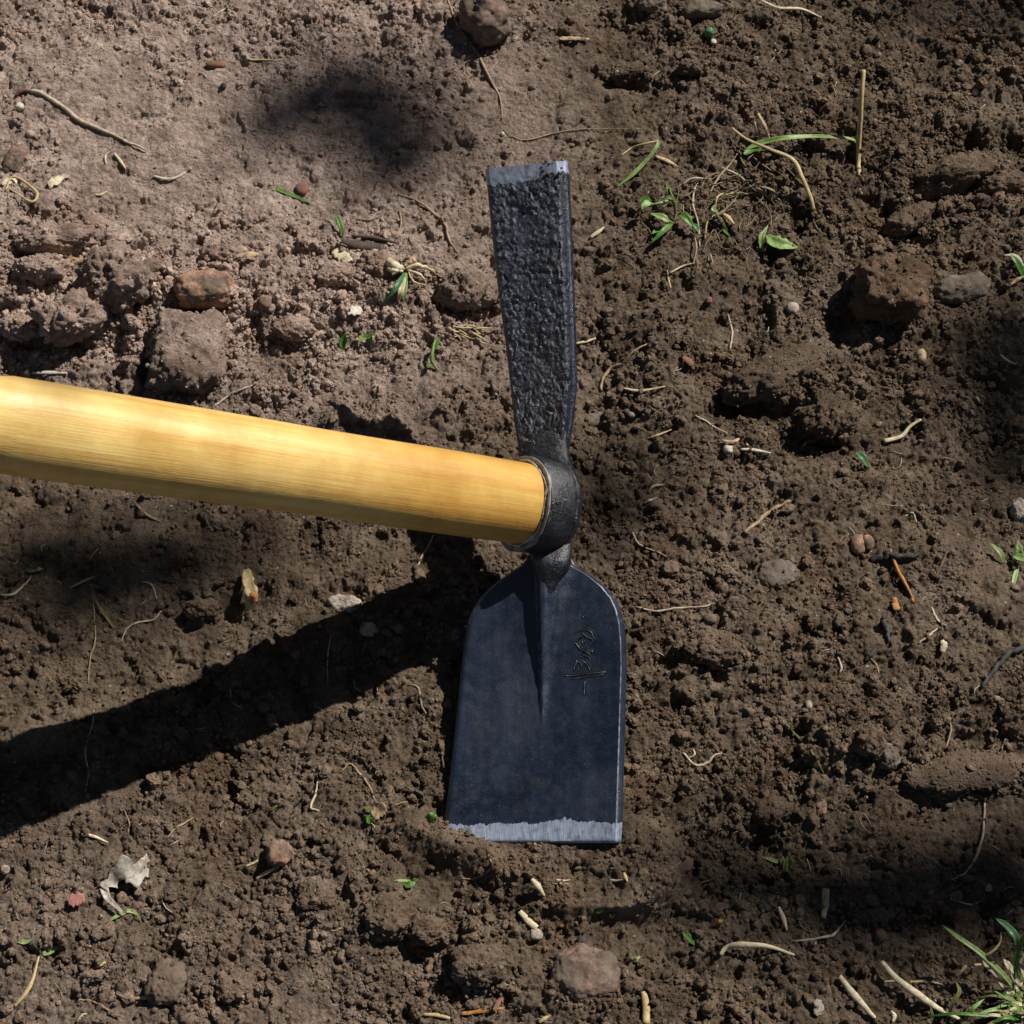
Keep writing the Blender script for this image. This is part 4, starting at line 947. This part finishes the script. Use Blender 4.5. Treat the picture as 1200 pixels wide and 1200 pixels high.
def plant(name, base, label, cat, parts, group=None):
    """a seedling: Empty at its root with stem and leaf children"""
    g = G(*base); e = empty(name, g); tag(e, label, cat, group)
    for kind, pts, w, m, lift in parts:
        if kind == 'stem': strand('stem', pts, w, M[m], None, None, lift=lift, parent=e)
        elif kind == 'round': leaf('leaf', pts, w * .8, M[m], lift=lift, prof=[(0, .15), (.25, .8), (.5, .85), (.8, .5), (1, .05)], fold=.45, ragged=.5, parent=e, n=14)
        else: leaf('leaf', pts, w * .8, M[m], lift=lift, parent=e)
    return e
GP = 'green seedlings in the soil'
plant('seedling', (790, 262), 'green clover-like seedling cluster between the dry stems', 'seedling', [
    ('stem', [(790, 262), (792, 248), (788, 232), (784, 220)], 2.6, 'olive', [0, .004, .008, .010]),
    ('stem', [(786, 234), (774, 238), (760, 240)], 2.4, 'pale_green', [.006, .008, .009]),
    ('round', [(764, 238), (756, 240), (752, 246)], 7, 'pale_green', [.009, .010, .010]),
    ('round', [(748, 237), (756, 233), (764, 236)], 5, 'green', [.008, .009, .010]),
    ('round', [(778, 234), (784, 232), (788, 234)], 4, 'pale_green', [.009, .011, .011]),
    ('stem', [(790, 262), (780, 258), (774, 255)], 2.4, 'olive', [.001, .005, .006]),
    ('round', [(784, 260), (776, 255), (762, 250)], 7, 'pale_green', [.006, .008, .008]),
    ('blade', [(788, 262), (778, 270), (762, 286)], 5, 'green', [.003, .007, .006]),
    ('blade', [(784, 264), (770, 270), (764, 274)], 4, 'green', [.002, .005, .005]),
    ('blade', [(782, 238), (784, 224), (780, 214)], 4, 'green', [.006, .009, .010]),
    ('round', [(796, 252), (804, 256), (812, 266)], 9, 'green', [.005, .007, .006]),
    ('round', [(812, 262), (817, 268), (818, 272)], 5, 'blue_green', [.005, .006, .005]),
], GP)
plant('seedling', (845, 250), 'thin pale green seedling inside the dry tangle', 'seedling', [
    ('stem', [(852, 270), (846, 262), (840, 252), (838, 246)], 2.0, 'olive', [0, .003, .006, .007]),
    ('round', [(838, 240), (836, 246), (842, 250)], 4, 'pale_green', [.006, .007, .007]),
    ('blade', [(846, 266), (850, 272), (856, 278)], 2.6, 'green', [.001, .003, .003])], GP)
plant('broad_leaf_seedling', (898, 290), 'broad grey-green leaf lying below the dry stalk', 'seedling', [
    ('round', [(898, 276), (908, 284), (922, 288), (936, 290)], 13, 'pale_green', [.002, .004, .003, 0]),
    ('round', [(894, 296), (892, 280), (900, 264)], 6, 'pale_green', [.001, .004, .004])], GP)
plant('leaf_sprout', (404, 408), 'small dark green sprout left of a grey lump on the left bank', 'seedling', [('round', [(402, 410), (402, 400), (406, 390)], 7, 'green', [0, .003, .004]), ('blade', [(402, 406), (408, 396), (408, 390)], 4, 'blue_green', [0, .002, .003])], GP)
plant('leaf_sprout', (432, 402), 'pale green sprout right of the small dark green one on the left bank', 'seedling', [('round', [(420, 394), (428, 396), (436, 392)], 6, 'pale_green', [.003, .004, .004]), ('round', [(434, 404), (434, 396), (436, 388)], 5, 'green', [0, .003, .005])], GP)
plant('leaf_sprout', (505, 420), 'thin bright green sprout left of the narrow blade', 'seedling', [('stem', [(512, 433), (506, 422), (507, 410), (510, 398)], 2.4, 'pale_green', [0, .003, .006, .008]), ('blade', [(507, 412), (510, 404), (516, 396)], 5, 'green', [.005, .007, .007]), ('blade', [(506, 424), (502, 430), (500, 424)], 2.4, 'green', [.002, .003, .001])], GP)
plant('leaf_sprout', (1012, 540), 'dark green pointed leaf under the right clods', 'seedling', [('round', [(1004, 530), (1010, 536), (1018, 548)], 7, 'blue_green', [.003, .004, .001])], GP)
plant('leaf_sprout', (954, 530), 'tiny yellow-green sprout below the broad right clod', 'seedling', [('round', [(950, 534), (954, 528), (960, 524)], 4, 'green', [0, .002, .002]), ('round', [(956, 532), (960, 530), (964, 530)], 3, 'pale_green', [0, .002, .002])], GP)
plant('leaf_sprout', (1194, 315), 'green blade sprout with a dry base cut by the right edge', 'seedling', [('blade', [(1200, 326), (1192, 308), (1184, 298)], 6, 'green', [0, .005, .007]), ('blade', [(1200, 312), (1190, 300), (1176, 299)], 3, 'white', [.003, .005, .005]), ('stem', [(1184, 334), (1192, 328), (1200, 324)], 3, 'straw', [0, .001, .002])], GP)
plant('leaf_sprout', (1196, 655), 'pale pointed leaves cut by the right edge', 'seedling', [('round', [(1190, 658), (1194, 648), (1193, 634)], 8, 'pale_green', [0, .004, .005]), ('round', [(1186, 652), (1198, 654), (1206, 652)], 7, 'pale_green', [.002, .004, .005]), ('blade', [(1176, 660), (1172, 648), (1160, 636)], 4, 'pale_green', [0, .003, .003])], GP)
plant('leaf_sprout', (318, 963 - 5 + 0), 'tiny dark sprout below the handle shadow', 'seedling', [('blade', [(318, 950), (322, 946), (326, 944)], 2, 'olive', [0, .001, .001])], GP)
plant('leaf_sprout', (437, 955), 'green sprout beside the orange petal', 'seedling', [('round', [(434, 966), (433, 960), (436, 954)], 6, 'green', [0, .002, .003]), ('blade', [(436, 954), (432, 948), (424, 946)], 3, 'olive', [.001, .002, .002]), ('blade', [(434, 956), (440, 950), (442, 942)], 3, 'pale_green', [.001, .002, .002])], GP)
plant('leaf_sprout', (506, 958), 'small green leaf against the left corner of the blade', 'seedling', [('round', [(502, 962), (506, 956), (508, 952)], 7, 'green', [0, .003, .004]), ('round', [(508, 962), (510, 958), (508, 954)], 4, 'pale_green', [0, .003, .004])], GP)
plant('leaf_sprout', (480, 1036), 'two small round green leaves below the left of the blade', 'seedling', [('round', [(474, 1036), (480, 1037), (487, 1034)], 6, 'green', [.001, .003, .003]), ('round', [(482, 1034), (486, 1032), (490, 1031)], 4, 'pale_green', [.001, .003, .003])], GP)
plant('leaf_sprout', (42, 668), 'tiny green sprout at the left below the handle', 'seedling', [('blade', [(28, 668), (36, 669), (44, 669)], 3, 'green', [0, .001, .001]), ('round', [(42, 668), (46, 667), (51, 666)], 4, 'pale_green', [.001, .002, .001])], GP)
plant('moss_sprout', (742, 1122), 'pale yellow-green mossy sprout at the bottom right of the blade', 'seedling', [('round', [(734 + i * 3, 1122 + (i * 7) % 9), (737 + i * 3, 1118 + (i * 5) % 8), (741 + i * 3, 1119 + (i * 3) % 9)], 3.2, rnd.choice(['olive', 'pale_green']), [0, .003, .003]) for i in range(5)], GP)
plant('moss_sprout', (920, 1010), 'olive mossy tuft above the pale green blade in shade', 'seedling', [('blade', [(915 + i * 3, 1016 + i % 3 * 3), (917 + i * 3, 1010), (918 + i * 2, 1003 + i % 2 * 3)], 2.2, rnd.choice(['olive', 'green']), [0, .002, .003]) for i in range(5)], GP)
plant('moss_sprout', (838, 1082), 'tiny orange-green sprout in the lower right shade', 'seedling', [('blade', [(836 + i * 4, 1086 - i), (840 + i * 3, 1080), (842 + i * 3, 1076)], 2.0, rnd.choice(['olive', 'orange']), [0, .002, .003]) for i in range(3)], GP)

# flakes, chips, paper
def chip(name, pts, w, m, label, cat, **k_):
    return leaf(name, pts, w, M[m], label, cat, 'flakes and chips on the soil', **{**dict(prof=[(0, .5), (.2, .9), (.7, 1), (1, .55)], fold=.12, thick=.0006, ragged=.5, h=.002, n=16), **k_})
chip('wood_chip', [(63, 311), (78, 308), (102, 304)], 6, 'wood_chip', 'yellow-white wood chip between clods at the left', 'wood chip', lift=[.004, .004, .004])
chip('wood_chip', [(392, 293), (400, 300), (410, 306)], 8, 'pale_straw', 'pale chip above the knobbly clod', 'wood chip', lift=[.002, .002, .001])
chip('wood_chip', [(276, 300), (290, 298), (303, 298)], 4, 'wood_chip', 'cream chip on the grey clod above the rusty stone', 'wood chip', lift=[.003, .004, .003])
chip('shell_chip', [(407, 363), (414, 364), (424, 363)], 7, 'white', 'white shell-like chip above the green sprouts', 'chip', lift=[.001, .003, .002])
chip('leaf_flake', [(56, 216), (64, 213), (72, 207)], 7, 'pale_straw', 'cream flake of dead leaf at upper left', 'dead leaf')
chip('leaf_flake', [(72, 208), (78, 205), (80, 200)], 5, 'stone_pale', 'pinkish crumb beside the cream leaf flake', 'dead leaf')
chip('leaf_flake', [(2, 216), (12, 212), (20, 214)], 5, 'pale_straw', 'cream-yellow husk at the left edge', 'dead leaf')
strand('husk_fibre', [(6, 222), (16, 212), (30, 216), (44, 228), (38, 238), (22, 230), (10, 222)], 1.9, M['straw'], 'looped yellow fibre at the left edge', 'fibre', 'flakes and chips on the soil', h=.001)
chip('orange_petal', [(436, 956), (444, 950), (450, 942)], 8, 'wood_chip', 'tan-orange petal beside a green sprout', 'petal', lift=[.002, .004, .004])
chip('yellow_husk', [(290, 712), (296, 700), (292, 685), (288, 668)], 7, 'straw', 'dry yellow and orange husk in the shade of the handle', 'husk', lift=[.001, .005, .005, .003], fold=.5)
chip('yellow_husk', [(293, 706), (298, 700), (296, 694)], 5, 'orange', 'bright orange inside of the dry husk', 'husk', lift=[.005, .007, .007])
chip('pink_flake', [(80, 1058), (90, 1054), (99, 1051)], 7, 'pink', 'pink flake at lower left beside the grey paper', 'flake', lift=[.001, .002, .002])
chip('orange_flake', [(654, 45), (668, 45), (690, 46)], 3.4, 'wood_chip', 'pale orange flake near the top centre', 'flake')
chip('orange_flake', [(540, 1188), (560, 1185), (590, 1182)], 2.6, 'orange', 'orange-brown stem flake at the bottom edge', 'flake')
chip('orange_flake', [(578, 1184), (586, 1172), (590, 1165)], 3.2, 'terracotta', 'reddish upright flake near the bottom edge', 'flake')
chip('orange_flake', [(800, 418), (808, 424), (812, 428)], 4, 'terracotta', 'brown-orange flake left of the broad right clod', 'flake')
chip('orange_flake', [(1046, 707), (1050, 712), (1048, 700)], 4, 'orange', 'orange crumb left of the needles end', 'flake')
chip('clear_flake', [(956, 1190), (960, 1180), (955, 1172)], 5, 'stone_pale', 'whitish translucent flake at the bottom right', 'flake')
chip('bud_flake', [(1188 - 10, 765 + 105), (1182, 874), (1186, 880)], 3, 'dark_root', 'dark flake near the right edge in shade', 'flake')
chip('leaf_flake', [(1104, 750), (1106, 756), (1104, 764)], 4, 'pale_straw', 'pale yellow flake below the slanting white root', 'flake')
chip('leaf_flake', [(855, 40 + 630), (862, 672), (868, 676)], 3, 'stone_pink', 'thin brown flake left of the flat grey stone', 'flake')
chip('twig_chip', [(846, 196 + 320), (858, 518), (866, 514)], 2.4, 'wood_chip', 'tan chip above the white round pebble', 'flake')
strand('pine_needle', [(1043, 644), (1052, 668), (1062, 686), (1072, 706)], 2.6, M['orange'], 'orange pine needle crossing under the charred twig', 'pine needle', 'orange pine needles', lift=[0, .003, .003, 0])
strand('pine_needle', [(1048, 656), (1058, 682), (1066, 694), (1070, 707)], 1.9, M['orange'], 'second orange pine needle joined at the lower tip', 'pine needle', 'orange pine needles')
# torn grey paper with a tail
pp = empty('torn_paper', G(150, 1025)); tag(pp, 'torn scrap of dirty grey-white paper with a curled tail', 'paper scrap')
leaf('sheet', [(122, 1042), (132, 1032), (146, 1020), (160, 1022), (174, 1024)], 12, M['paper'], parent=pp, h=.002, lift=[.001, .002, .005, .004, .001], prof=[(0, .45), (.3, .75), (.6, 1), (.85, 1.0), (1, .4)], ragged=.8, fold=.25, n=26, thick=.0003)
leaf('sheet', [(160, 1024), (168, 1012), (172, 1000)], 5, M['paper'], parent=pp, h=.002, lift=[.003, .004, .003], ragged=.8, n=14, thick=.0003)
leaf('tail', [(122, 1040), (126, 1052), (134, 1060), (144, 1070)], 5, M['paper'], parent=pp, h=.001, lift=[.002, .003, .003, .001], prof=[(0, 1), (.5, .6), (1, .25)], fold=.5, thick=.0003)
# uprooted grass
up_ = empty('uprooted_grass', G(475, 318)); tag(up_, 'small uprooted grass plant with pale roots beside the narrow blade', 'grass plant')
for p, r, m in [([(452, 303), (462, 311), (476, 315)], 6, 'pale_straw'), ([(476, 315), (490, 311), (510, 318)], 3, 'pale_straw'), ([(478, 317), (492, 322), (500, 332)], 2.2, 'pale_straw'), ([(474, 312), (484, 304), (488, 312)], 4, 'wood_chip'),
                ([(472, 318), (458, 316), (454, 314)], 3, 'pale_straw'), ([(480, 314), (500, 314), (512, 322)], 1.8, 'straw'), ([(477, 315), (485, 330), (500, 334)], 1.4, 'straw')]:
    strand('root', p, r, M[m], None, None, parent=up_, lift=[.006, .008, .003])
for p, w, m in [([(474, 320), (464, 338), (446, 358)], 4, 'blue_green'), ([(474, 320), (470, 340), (466, 354)], 4, 'pale_straw'), ([(476, 320), (474, 340), (473, 356)], 3.4, 'pale_green')]:
    leaf('grass_leaf', p, w, M[m], parent=up_, lift=[.006, .006, .001])
# fibrous dry root mat near the narrow blade
rm = empty('fibrous_root_mat', G(550, 390)); tag(rm, 'flattened mat of pale fine roots left of the narrow blade', 'root mat')
for i in range(16):
    x, y = rnd.uniform(522, 560), rnd.uniform(378, 396); a = rnd.uniform(-.1, .7); l_ = rnd.uniform(10, 28)
    strand('fibre', [(x, y), (x + l_ * .5 * math.cos(a), y + l_ * .5 * math.sin(a) + rnd.uniform(-3, 3)), (x + l_ * math.cos(a), y + l_ * math.sin(a))], 1.1, M[rnd.choice(['pale_straw', 'pale_root', 'straw'])], None, None, parent=rm, h=.0008, n=9, sides=5)
# grass tuft, lower right corner
gt = empty('grass_tuft', G(1192, 1180)); tag(gt, 'tuft of green and dry grass at the bottom right corner', 'grass tuft')
tuft = [([(1196, 1170), (1178, 1145), (1150, 1118), (1122, 1098), (1104, 1084)], 6, 'pale_green', [.004, .016, .022, .022, .018]),
        ([(1194, 1160), (1190, 1130), (1196, 1105), (1200, 1095)], 7, 'green', [.004, .018, .03, .034]),
        ([(1191, 1108), (1189, 1096), (1178, 1084), (1166, 1076)], 8, 'blue_green', [.026, .032, .034, .032]),
        ([(1186, 1172), (1166, 1144), (1150, 1126), (1142, 1119)], 3.4, 'pale_straw', [.003, .012, .016, .016]),
        ([(1150, 1122), (1164, 1114), (1172, 1104), (1173, 1092)], 2.6, 'straw', [.012, .014, .016, .018]),
        ([(1150, 1130), (1134, 1132), (1124, 1142), (1122, 1154)], 3.4, 'straw', [.012, .012, .008, .002]),
        ([(1190, 1150), (1184, 1136), (1176, 1124)], 8, 'pale_straw', [.006, .012, .016]),
        ([(1196, 1158), (1188, 1142), (1182, 1126)], 5, 'white', [.006, .012, .014]),
        ([(1200, 1190), (1160, 1190), (1120, 1188), (1080, 1192)], 4, 'green', [.003, .008, .008, .001]),
        ([(1200, 1184), (1176, 1182), (1150, 1186)], 3, 'pale_straw', [.004, .010, .006]),
        ([(1198, 1176), (1180, 1170), (1160, 1158)], 3, 'pale_green', [.004, .010, .008]),
        ([(1130, 1196), (1138, 1184), (1154, 1170)], 5, 'green', [.002, .008, .010]),
        ([(1112, 1190), (1116, 1176), (1124, 1162), (1120, 1150)], 5, 'olive', [.001, .006, .009, .008]),
        ([(1200, 1198), (1180, 1192), (1160, 1200)], 5, 'green', [.004, .012, .008]),
        ([(1204, 1190), (1190, 1178), (1172, 1176)], 4, 'pale_green', [.006, .014, .012]),
        ([(1090, 1200), (1092, 1190), (1090, 1180)], 4, 'pale_green', [.001, .006, .010]),
        ([(1204, 1180), (1202, 1150), (1196, 1130), (1200, 1118)], 4, 'pale_straw', [.005, .016, .020, .022]),
        ([(1156, 1164), (1146, 1160), (1136, 1156)], 3, 'olive', [.004, .006, .003]),
        ([(1200, 1170), (1210, 1140), (1206, 1110)], 6, 'green', [.004, .018, .028]),
        ([(1204, 1196), (1216, 1170), (1230, 1140)], 6, 'green', [.004, .02, .03]), ([(1206, 1200), (1230, 1190), (1260, 1176)], 6, 'pale_green', [.004, .02, .014])]
for p, w, m, lf in tuft:
    leaf('grass_leaf', p, w * .5, M[m], parent=gt, lift=lf, prof=[(0, .6), (.4, 1), (.8, .7), (1, .08)])
for i in range(95):
    a = rnd.uniform(2.2, 5.2) if i % 3 else rnd.uniform(0, 6.28); l_ = rnd.uniform(20, 55); x, y = 1198 + rnd.uniform(-12, 10), 1186 + rnd.uniform(-12, 14)
    ex, ey = x + l_ * math.cos(a), y + l_ * .7 * math.sin(a)
    leaf('grass_leaf', [(x, y), ((x + ex) / 2, (y + ey) / 2 - 6), (ex, ey)], rnd.uniform(1.2, 2.4), M[rnd.choice(['green', 'pale_green', 'pale_straw', 'olive', 'straw'])], parent=gt, lift=[.001, .008, rnd.uniform(.002, .008)], n=9)

# ------------------------------------------------------------------ crumbs (uncountable): real lumps instanced over the soil
def pointcloud_crumbs():
    n_try = 300000
    px = RNG.uniform(X0 + .01, X1 - .01, n_try); py = RNG.uniform(Y0 + .01, Y1 - .01, n_try)
    ii = ((px - X0) / (X1 - X0) * (NX - 1)).astype(int) + ox; jj = ((py - Y0) / (Y1 - Y0) * (NY - 1)).astype(int) + oy
    ro = rough[jj, ii]
    clump = 0.5 + 0.9 * fbm(px * 30, py * 30, 201, 3)
    keep = RNG.random(n_try) < np.clip(ro ** 1.7 * 0.95 * np.clip(clump, 0.08, 1.5), 0.025, 0.9)
    px, py, ro, ii, jj = px[keep], py[keep], ro[keep], ii[keep], jj[keep]
    n = len(px)
    r = 0.00056 * (1 - RNG.random(n) * 0.99) ** (-0.42)              # many small, few large
    r = np.minimum(r, 0.0038) * (0.75 + 0.35 * ro)
    z = Z[jj, ii] + r * RNG.uniform(-0.35, 0.45, n)
    E_ = np.concatenate([p for p, _ in EXTRA]); es = np.concatenate([np.full(len(p), q) for p, q in EXTRA])
    er = np.minimum(0.00075 * (1 - RNG.random(len(E_)) * 0.98) ** (-0.4), 0.0036) * es
    px, py, z, r = np.concatenate([px, E_[:, 0]]), np.concatenate([py, E_[:, 1]]), np.concatenate([z, E_[:, 2]]), np.concatenate([r, er]); n = len(px)
    me = bpy.data.meshes.new('soil_crumbs'); me.vertices.add(n)
    me.vertices.foreach_set('co', np.stack([px, py, z], -1).astype(np.float32).ravel())
    a = me.attributes.new('lump_scale', 'FLOAT_VECTOR', 'POINT')
    s = np.stack([r * RNG.uniform(.75, 1.3, n), r * RNG.uniform(.75, 1.3, n), r * RNG.uniform(.6, 1.0, n)], -1)
    a.data.foreach_set('vector', s.astype(np.float32).ravel())
    a = me.attributes.new('lump_rot', 'FLOAT_VECTOR', 'POINT')
    a.data.foreach_set('vector', np.stack([RNG.uniform(-.6, .6, n), RNG.uniform(-.6, .6, n), RNG.uniform(0, 6.28, n)], -1).astype(np.float32).ravel())
    o = bpy.data.objects.new('soil_crumbs', me); sc.collection.objects.link(o)
    tag(o, 'countless small crumbs of brown earth strewn over the soil', kind='stuff')
    ng = bpy.data.node_groups.new('crumbs', 'GeometryNodeTree')
    ng.interface.new_socket('Geometry', in_out='INPUT', socket_type='NodeSocketGeometry'); ng.interface.new_socket('Geometry', in_out='OUTPUT', socket_type='NodeSocketGeometry')
    N, K = ng.nodes, ng.links
    gi, go = N.new('NodeGroupInput'), N.new('NodeGroupOutput')
    join = N.new('GeometryNodeGeometryToInstance')
    for k_ in range(7):
        ic = N.new('GeometryNodeMeshIcoSphere'); ic.inputs['Radius'].default_value = 1; ic.inputs['Subdivisions'].default_value = 3
        sp_ = N.new('GeometryNodeSetPosition'); ps = N.new('GeometryNodeInputPosition')
        acc = None
        for sc_, am in ((1.1, 1.0), (3.2, 0.55), (9.0, 0.22)):
            nz = N.new('ShaderNodeTexNoise'); nz.noise_dimensions = '4D'; nz.inputs['Scale'].default_value = sc_; nz.inputs['W'].default_value = k_ * 3.7 + sc_; nz.inputs['Detail'].default_value = 2
            K.new(ps.outputs[0], nz.inputs['Vector'])
            sb = N.new('ShaderNodeVectorMath'); sb.operation = 'SUBTRACT'; K.new(nz.outputs['Color'], sb.inputs[0]); sb.inputs[1].default_value = (.5, .5, .5)
            ml = N.new('ShaderNodeVectorMath'); ml.operation = 'SCALE'; K.new(sb.outputs[0], ml.inputs[0]); ml.inputs['Scale'].default_value = am * 1.5
            if acc is None: acc = ml.outputs[0]
            else:
                ad = N.new('ShaderNodeVectorMath'); ad.operation = 'ADD'; K.new(acc, ad.inputs[0]); K.new(ml.outputs[0], ad.inputs[1]); acc = ad.outputs[0]
        K.new(ic.outputs[0], sp_.inputs['Geometry']); K.new(acc, sp_.inputs['Offset'])
        sm = N.new('GeometryNodeSetShadeSmooth'); sm.inputs['Shade Smooth'].default_value = k_ % 2 == 0; K.new(sp_.outputs[0], sm.inputs['Geometry'])
        mt = N.new('GeometryNodeSetMaterial'); mt.inputs['Material'].default_value = M['crumb']; K.new(sm.outputs[0], mt.inputs['Geometry'])
        K.new(mt.outputs[0], join.inputs[0])
    ins = N.new('GeometryNodeInstanceOnPoints'); K.new(gi.outputs[0], ins.inputs['Points']); K.new(join.outputs[0], ins.inputs['Instance'])
    ins.inputs['Pick Instance'].default_value = True
    for nm, sock in (('lump_scale', 'Scale'), ('lump_rot', 'Rotation')):
        na = N.new('GeometryNodeInputNamedAttribute'); na.data_type = 'FLOAT_VECTOR'; na.inputs['Name'].default_value = nm
        K.new(na.outputs['Attribute'], ins.inputs[sock])
    K.new(ins.outputs[0], go.inputs[0])
    o.modifiers.new('crumbs', 'NODES').node_group = ng
    print('crumbs', n)
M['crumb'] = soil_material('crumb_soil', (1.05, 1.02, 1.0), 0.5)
pointcloud_crumbs()
# hair-fine rootlets too small to pick apart
V, f = [], []
for i in range(190):
    x, y = rnd.uniform(0, 1200), rnd.uniform(0, 1200); a = rnd.uniform(0, 6.28); l_ = rnd.uniform(7, 22); b = a + rnd.uniform(-1.2, 1.2)
    if 500 < x < 750 and 180 < y < 1000: continue
    W = [G(x, y, .0005), G(x + l_ * .5 * math.cos(a), y + l_ * .5 * math.sin(a), .0007), G(x + l_ * .5 * (math.cos(a) + math.cos(b)), y + l_ * .5 * (math.sin(a) + math.sin(b)), .0003)]
    P = resample(W, 7); v, q = tube_mesh(P, [rnd.uniform(.00012, .0003)] * 7, 4); o_ = len(V); V += list(v); f += [tuple(k_ + o_ for k_ in g) for g in q]
tag(mesh_obj('fine_rootlets', V, f, M['pale_root']), 'hair-fine pale rootlets scattered through the soil', kind='stuff')

# ------------------------------------------------------------------ the tree overhead, out of frame, whose leaves dapple the light
def canopy():
    leaf_m = plain('tree_leaf', (0.07, 0.13, 0.03), (0.04, 0.08, 0.02), rough=.5, scale=60)
    tr = empty('tree_branch', at_z(600, 200, 0) + L * 4.6)
    tag(tr, 'leafy branch hanging over the bed towards the sun, dappling the soil', 'branch')
    base = np.array(tr.location)
    # picture spots that lie in leaf shade: px, py, rx, ry, number of leaves
    sh = [(440, 112, 72, 40, 24), (420, 135, 120, 75, 22), (340, 90, 70, 50, 4), (1190, 450, 60, 110, 20), (1150, 380, 50, 30, 5), (850, 1015, 110, 30, 14), (985, 1020, 120, 40, 24), (1140, 1010, 110, 50, 44),
          (1080, 1070, 160, 40, 22), (1120, 5, 110, 26, 10), (735, 560, 30, 60, 8), (80, 680, 100, 60, 16), (230, 655, 110, 34, 14),
          (0, 505, 34, 50, 5, 0.2)]
    t1 = np.cross(L, [0, 0, 1.0]); t1 /= np.linalg.norm(t1); t2 = np.cross(t1, L)
    V, f = [], []; centres = []
    for (px, py, rx, ry, n, *zz) in sh:
        cx = []
        for _ in range(n):
            a = rnd.uniform(0, 6.28); q = math.sqrt(rnd.random())
            g = at_z(px + rx * q * math.cos(a), py + ry * q * math.sin(a), zz[0] if zz else 0.0)
            c = g + L * rnd.uniform(4.6, 7.0); cx.append(c)
            s = rnd.uniform(.014, .026); yaw = rnd.uniform(0, 6.28)
            d = t1 * math.cos(yaw) + t2 * math.sin(yaw); w = np.cross(L, d)
            d = d + L * rnd.uniform(-.5, .5); 
            o_ = len(V)
            prof = [(-1, 0.02), (-.6, .42), (-.1, .6), (.4, .45), (.8, .18), (1, .01)]
            for (u, ww) in prof:
                for sgn in (-1, 0, 1): V.append(c + d * u * s + w * sgn * ww * s + L * (abs(sgn) * .12 * s))
            for i in range(5):
                for j in range(2): f.append((o_ + i * 3 + j, o_ + i * 3 + j + 1, o_ + (i + 1) * 3 + j + 1, o_ + (i + 1) * 3 + j))
        centres.append(np.mean(cx, axis=0))
    fo = mesh_obj('foliage', np.array(V) - base, f, leaf_m, tr)
    fo['kind'] = 'stuff'
canopy()

# ------------------------------------------------------------------ added trees out of frame, crowns blocking sky light to darken shadows
def sky_block_tree(az, dist, label, seed):
    r = random.Random(seed); a = math.radians(az)
    root = np.array([math.cos(a) * dist, math.sin(a) * dist, -0.02]); t = empty('sky_block_tree', root)
    tag(t, label, 'tree', 'added sky-blocking trees round the bed')
    P = [np.array([0, 0, -.1])]
    for k_ in range(8): P.append(P[-1] + np.array([r.uniform(-.05, .05), r.uniform(-.05, .05), .38]))
    V, f = tube_mesh(P, np.linspace(.13, .05, 9), 12); mesh_obj('trunk', V, f, M['bark'], t)
    for k_ in range(7):
        p0 = P[3 + k_ % 5]; b_ = r.uniform(0, 6.28); e = p0 + np.array([math.cos(b_) * 1.3, math.sin(b_) * 1.3, r.uniform(.6, 1.4)])
        V, f = tube_mesh([p0, (p0 + e) / 2 + np.array([0, 0, .1]), e], [.045, .03, .012], 8); mesh_obj('limb', V, f, M['bark'], t)
    g = np.random.default_rng(seed); n = 3200
    d = g.normal(size=(n, 3)); d /= np.linalg.norm(d, axis=1, keepdims=True)
    c = d * (g.random(n) ** 0.4)[:, None] * np.array([2.15, 2.15, 2.1]) + np.array([0, 0, 3.1])
    u = g.normal(size=(n, 3)); u /= np.linalg.norm(u, axis=1, keepdims=True); w = np.cross(u, g.normal(size=(n, 3))); w /= np.linalg.norm(w, axis=1, keepdims=True)
    s_ = g.uniform(.07, .12, n)[:, None]
    W = c + root; ok = np.ones(n, bool)                                   # the sun reaches the bed between two crowns
    tt = W @ L; ok &= np.linalg.norm(W - tt[:, None] * L, axis=1) > 0.75
    V = np.stack([c - u * s_, c + w * s_ * .5, c + u * s_, c - w * s_ * .5], 1)[ok].reshape(-1, 3)
    f = [(i * 4, i * 4 + 1, i * 4 + 2, i * 4 + 3) for i in range(len(V) // 4)]
    o = mesh_obj('crown', V, f, M['tree_leaf'], t, smooth=False); o['kind'] = 'stuff'
for az, dist, lb, sd in ((2, 4.0, 'added leafy tree blocking sky beyond the right edge of the picture', 1), (80, 4.0, 'added leafy tree blocking sky beyond the top edge of the picture', 2), (137, 4.1, 'added leafy tree blocking sky beyond the upper left corner', 3),
                         (190, 4.0, 'added leafy tree blocking sky beyond the left edge under the handle side', 4), (247, 4.1, 'added leafy tree blocking sky behind the photographer on the left', 5), (305, 4.0, 'added leafy tree blocking sky behind the photographer on the right', 6)):
    sky_block_tree(az, dist, lb, sd)
# matted dry grass fibres in the tangle round the seedlings
V, f = [], []
for i in range(120):
    x, y = rnd.gauss(838, 38), rnd.gauss(232, 26); a = rnd.gauss(0.6, .9); l_ = rnd.uniform(10, 34); b = a + rnd.uniform(-.8, .8)
    W = [G(x, y, .0006), G(x + l_ * .5 * math.cos(a), y + l_ * .5 * math.sin(a), rnd.uniform(.001, .005)), G(x + l_ * .5 * (math.cos(a) + math.cos(b)), y + l_ * .5 * (math.sin(a) + math.sin(b)), .0006)]
    P = resample(W, 9); rr = rnd.uniform(.00016, .0004); v, q = tube_mesh(P, [rr] * 8 + [rr * .4], 4); o_ = len(V); V += list(v); f += [tuple(k_ + o_ for k_ in g) for g in q]
tag(mesh_obj('matted_dry_grass', V, f, M['straw_dull']), 'matted dull dry grass fibres tangled round the seedlings', kind='stuff')
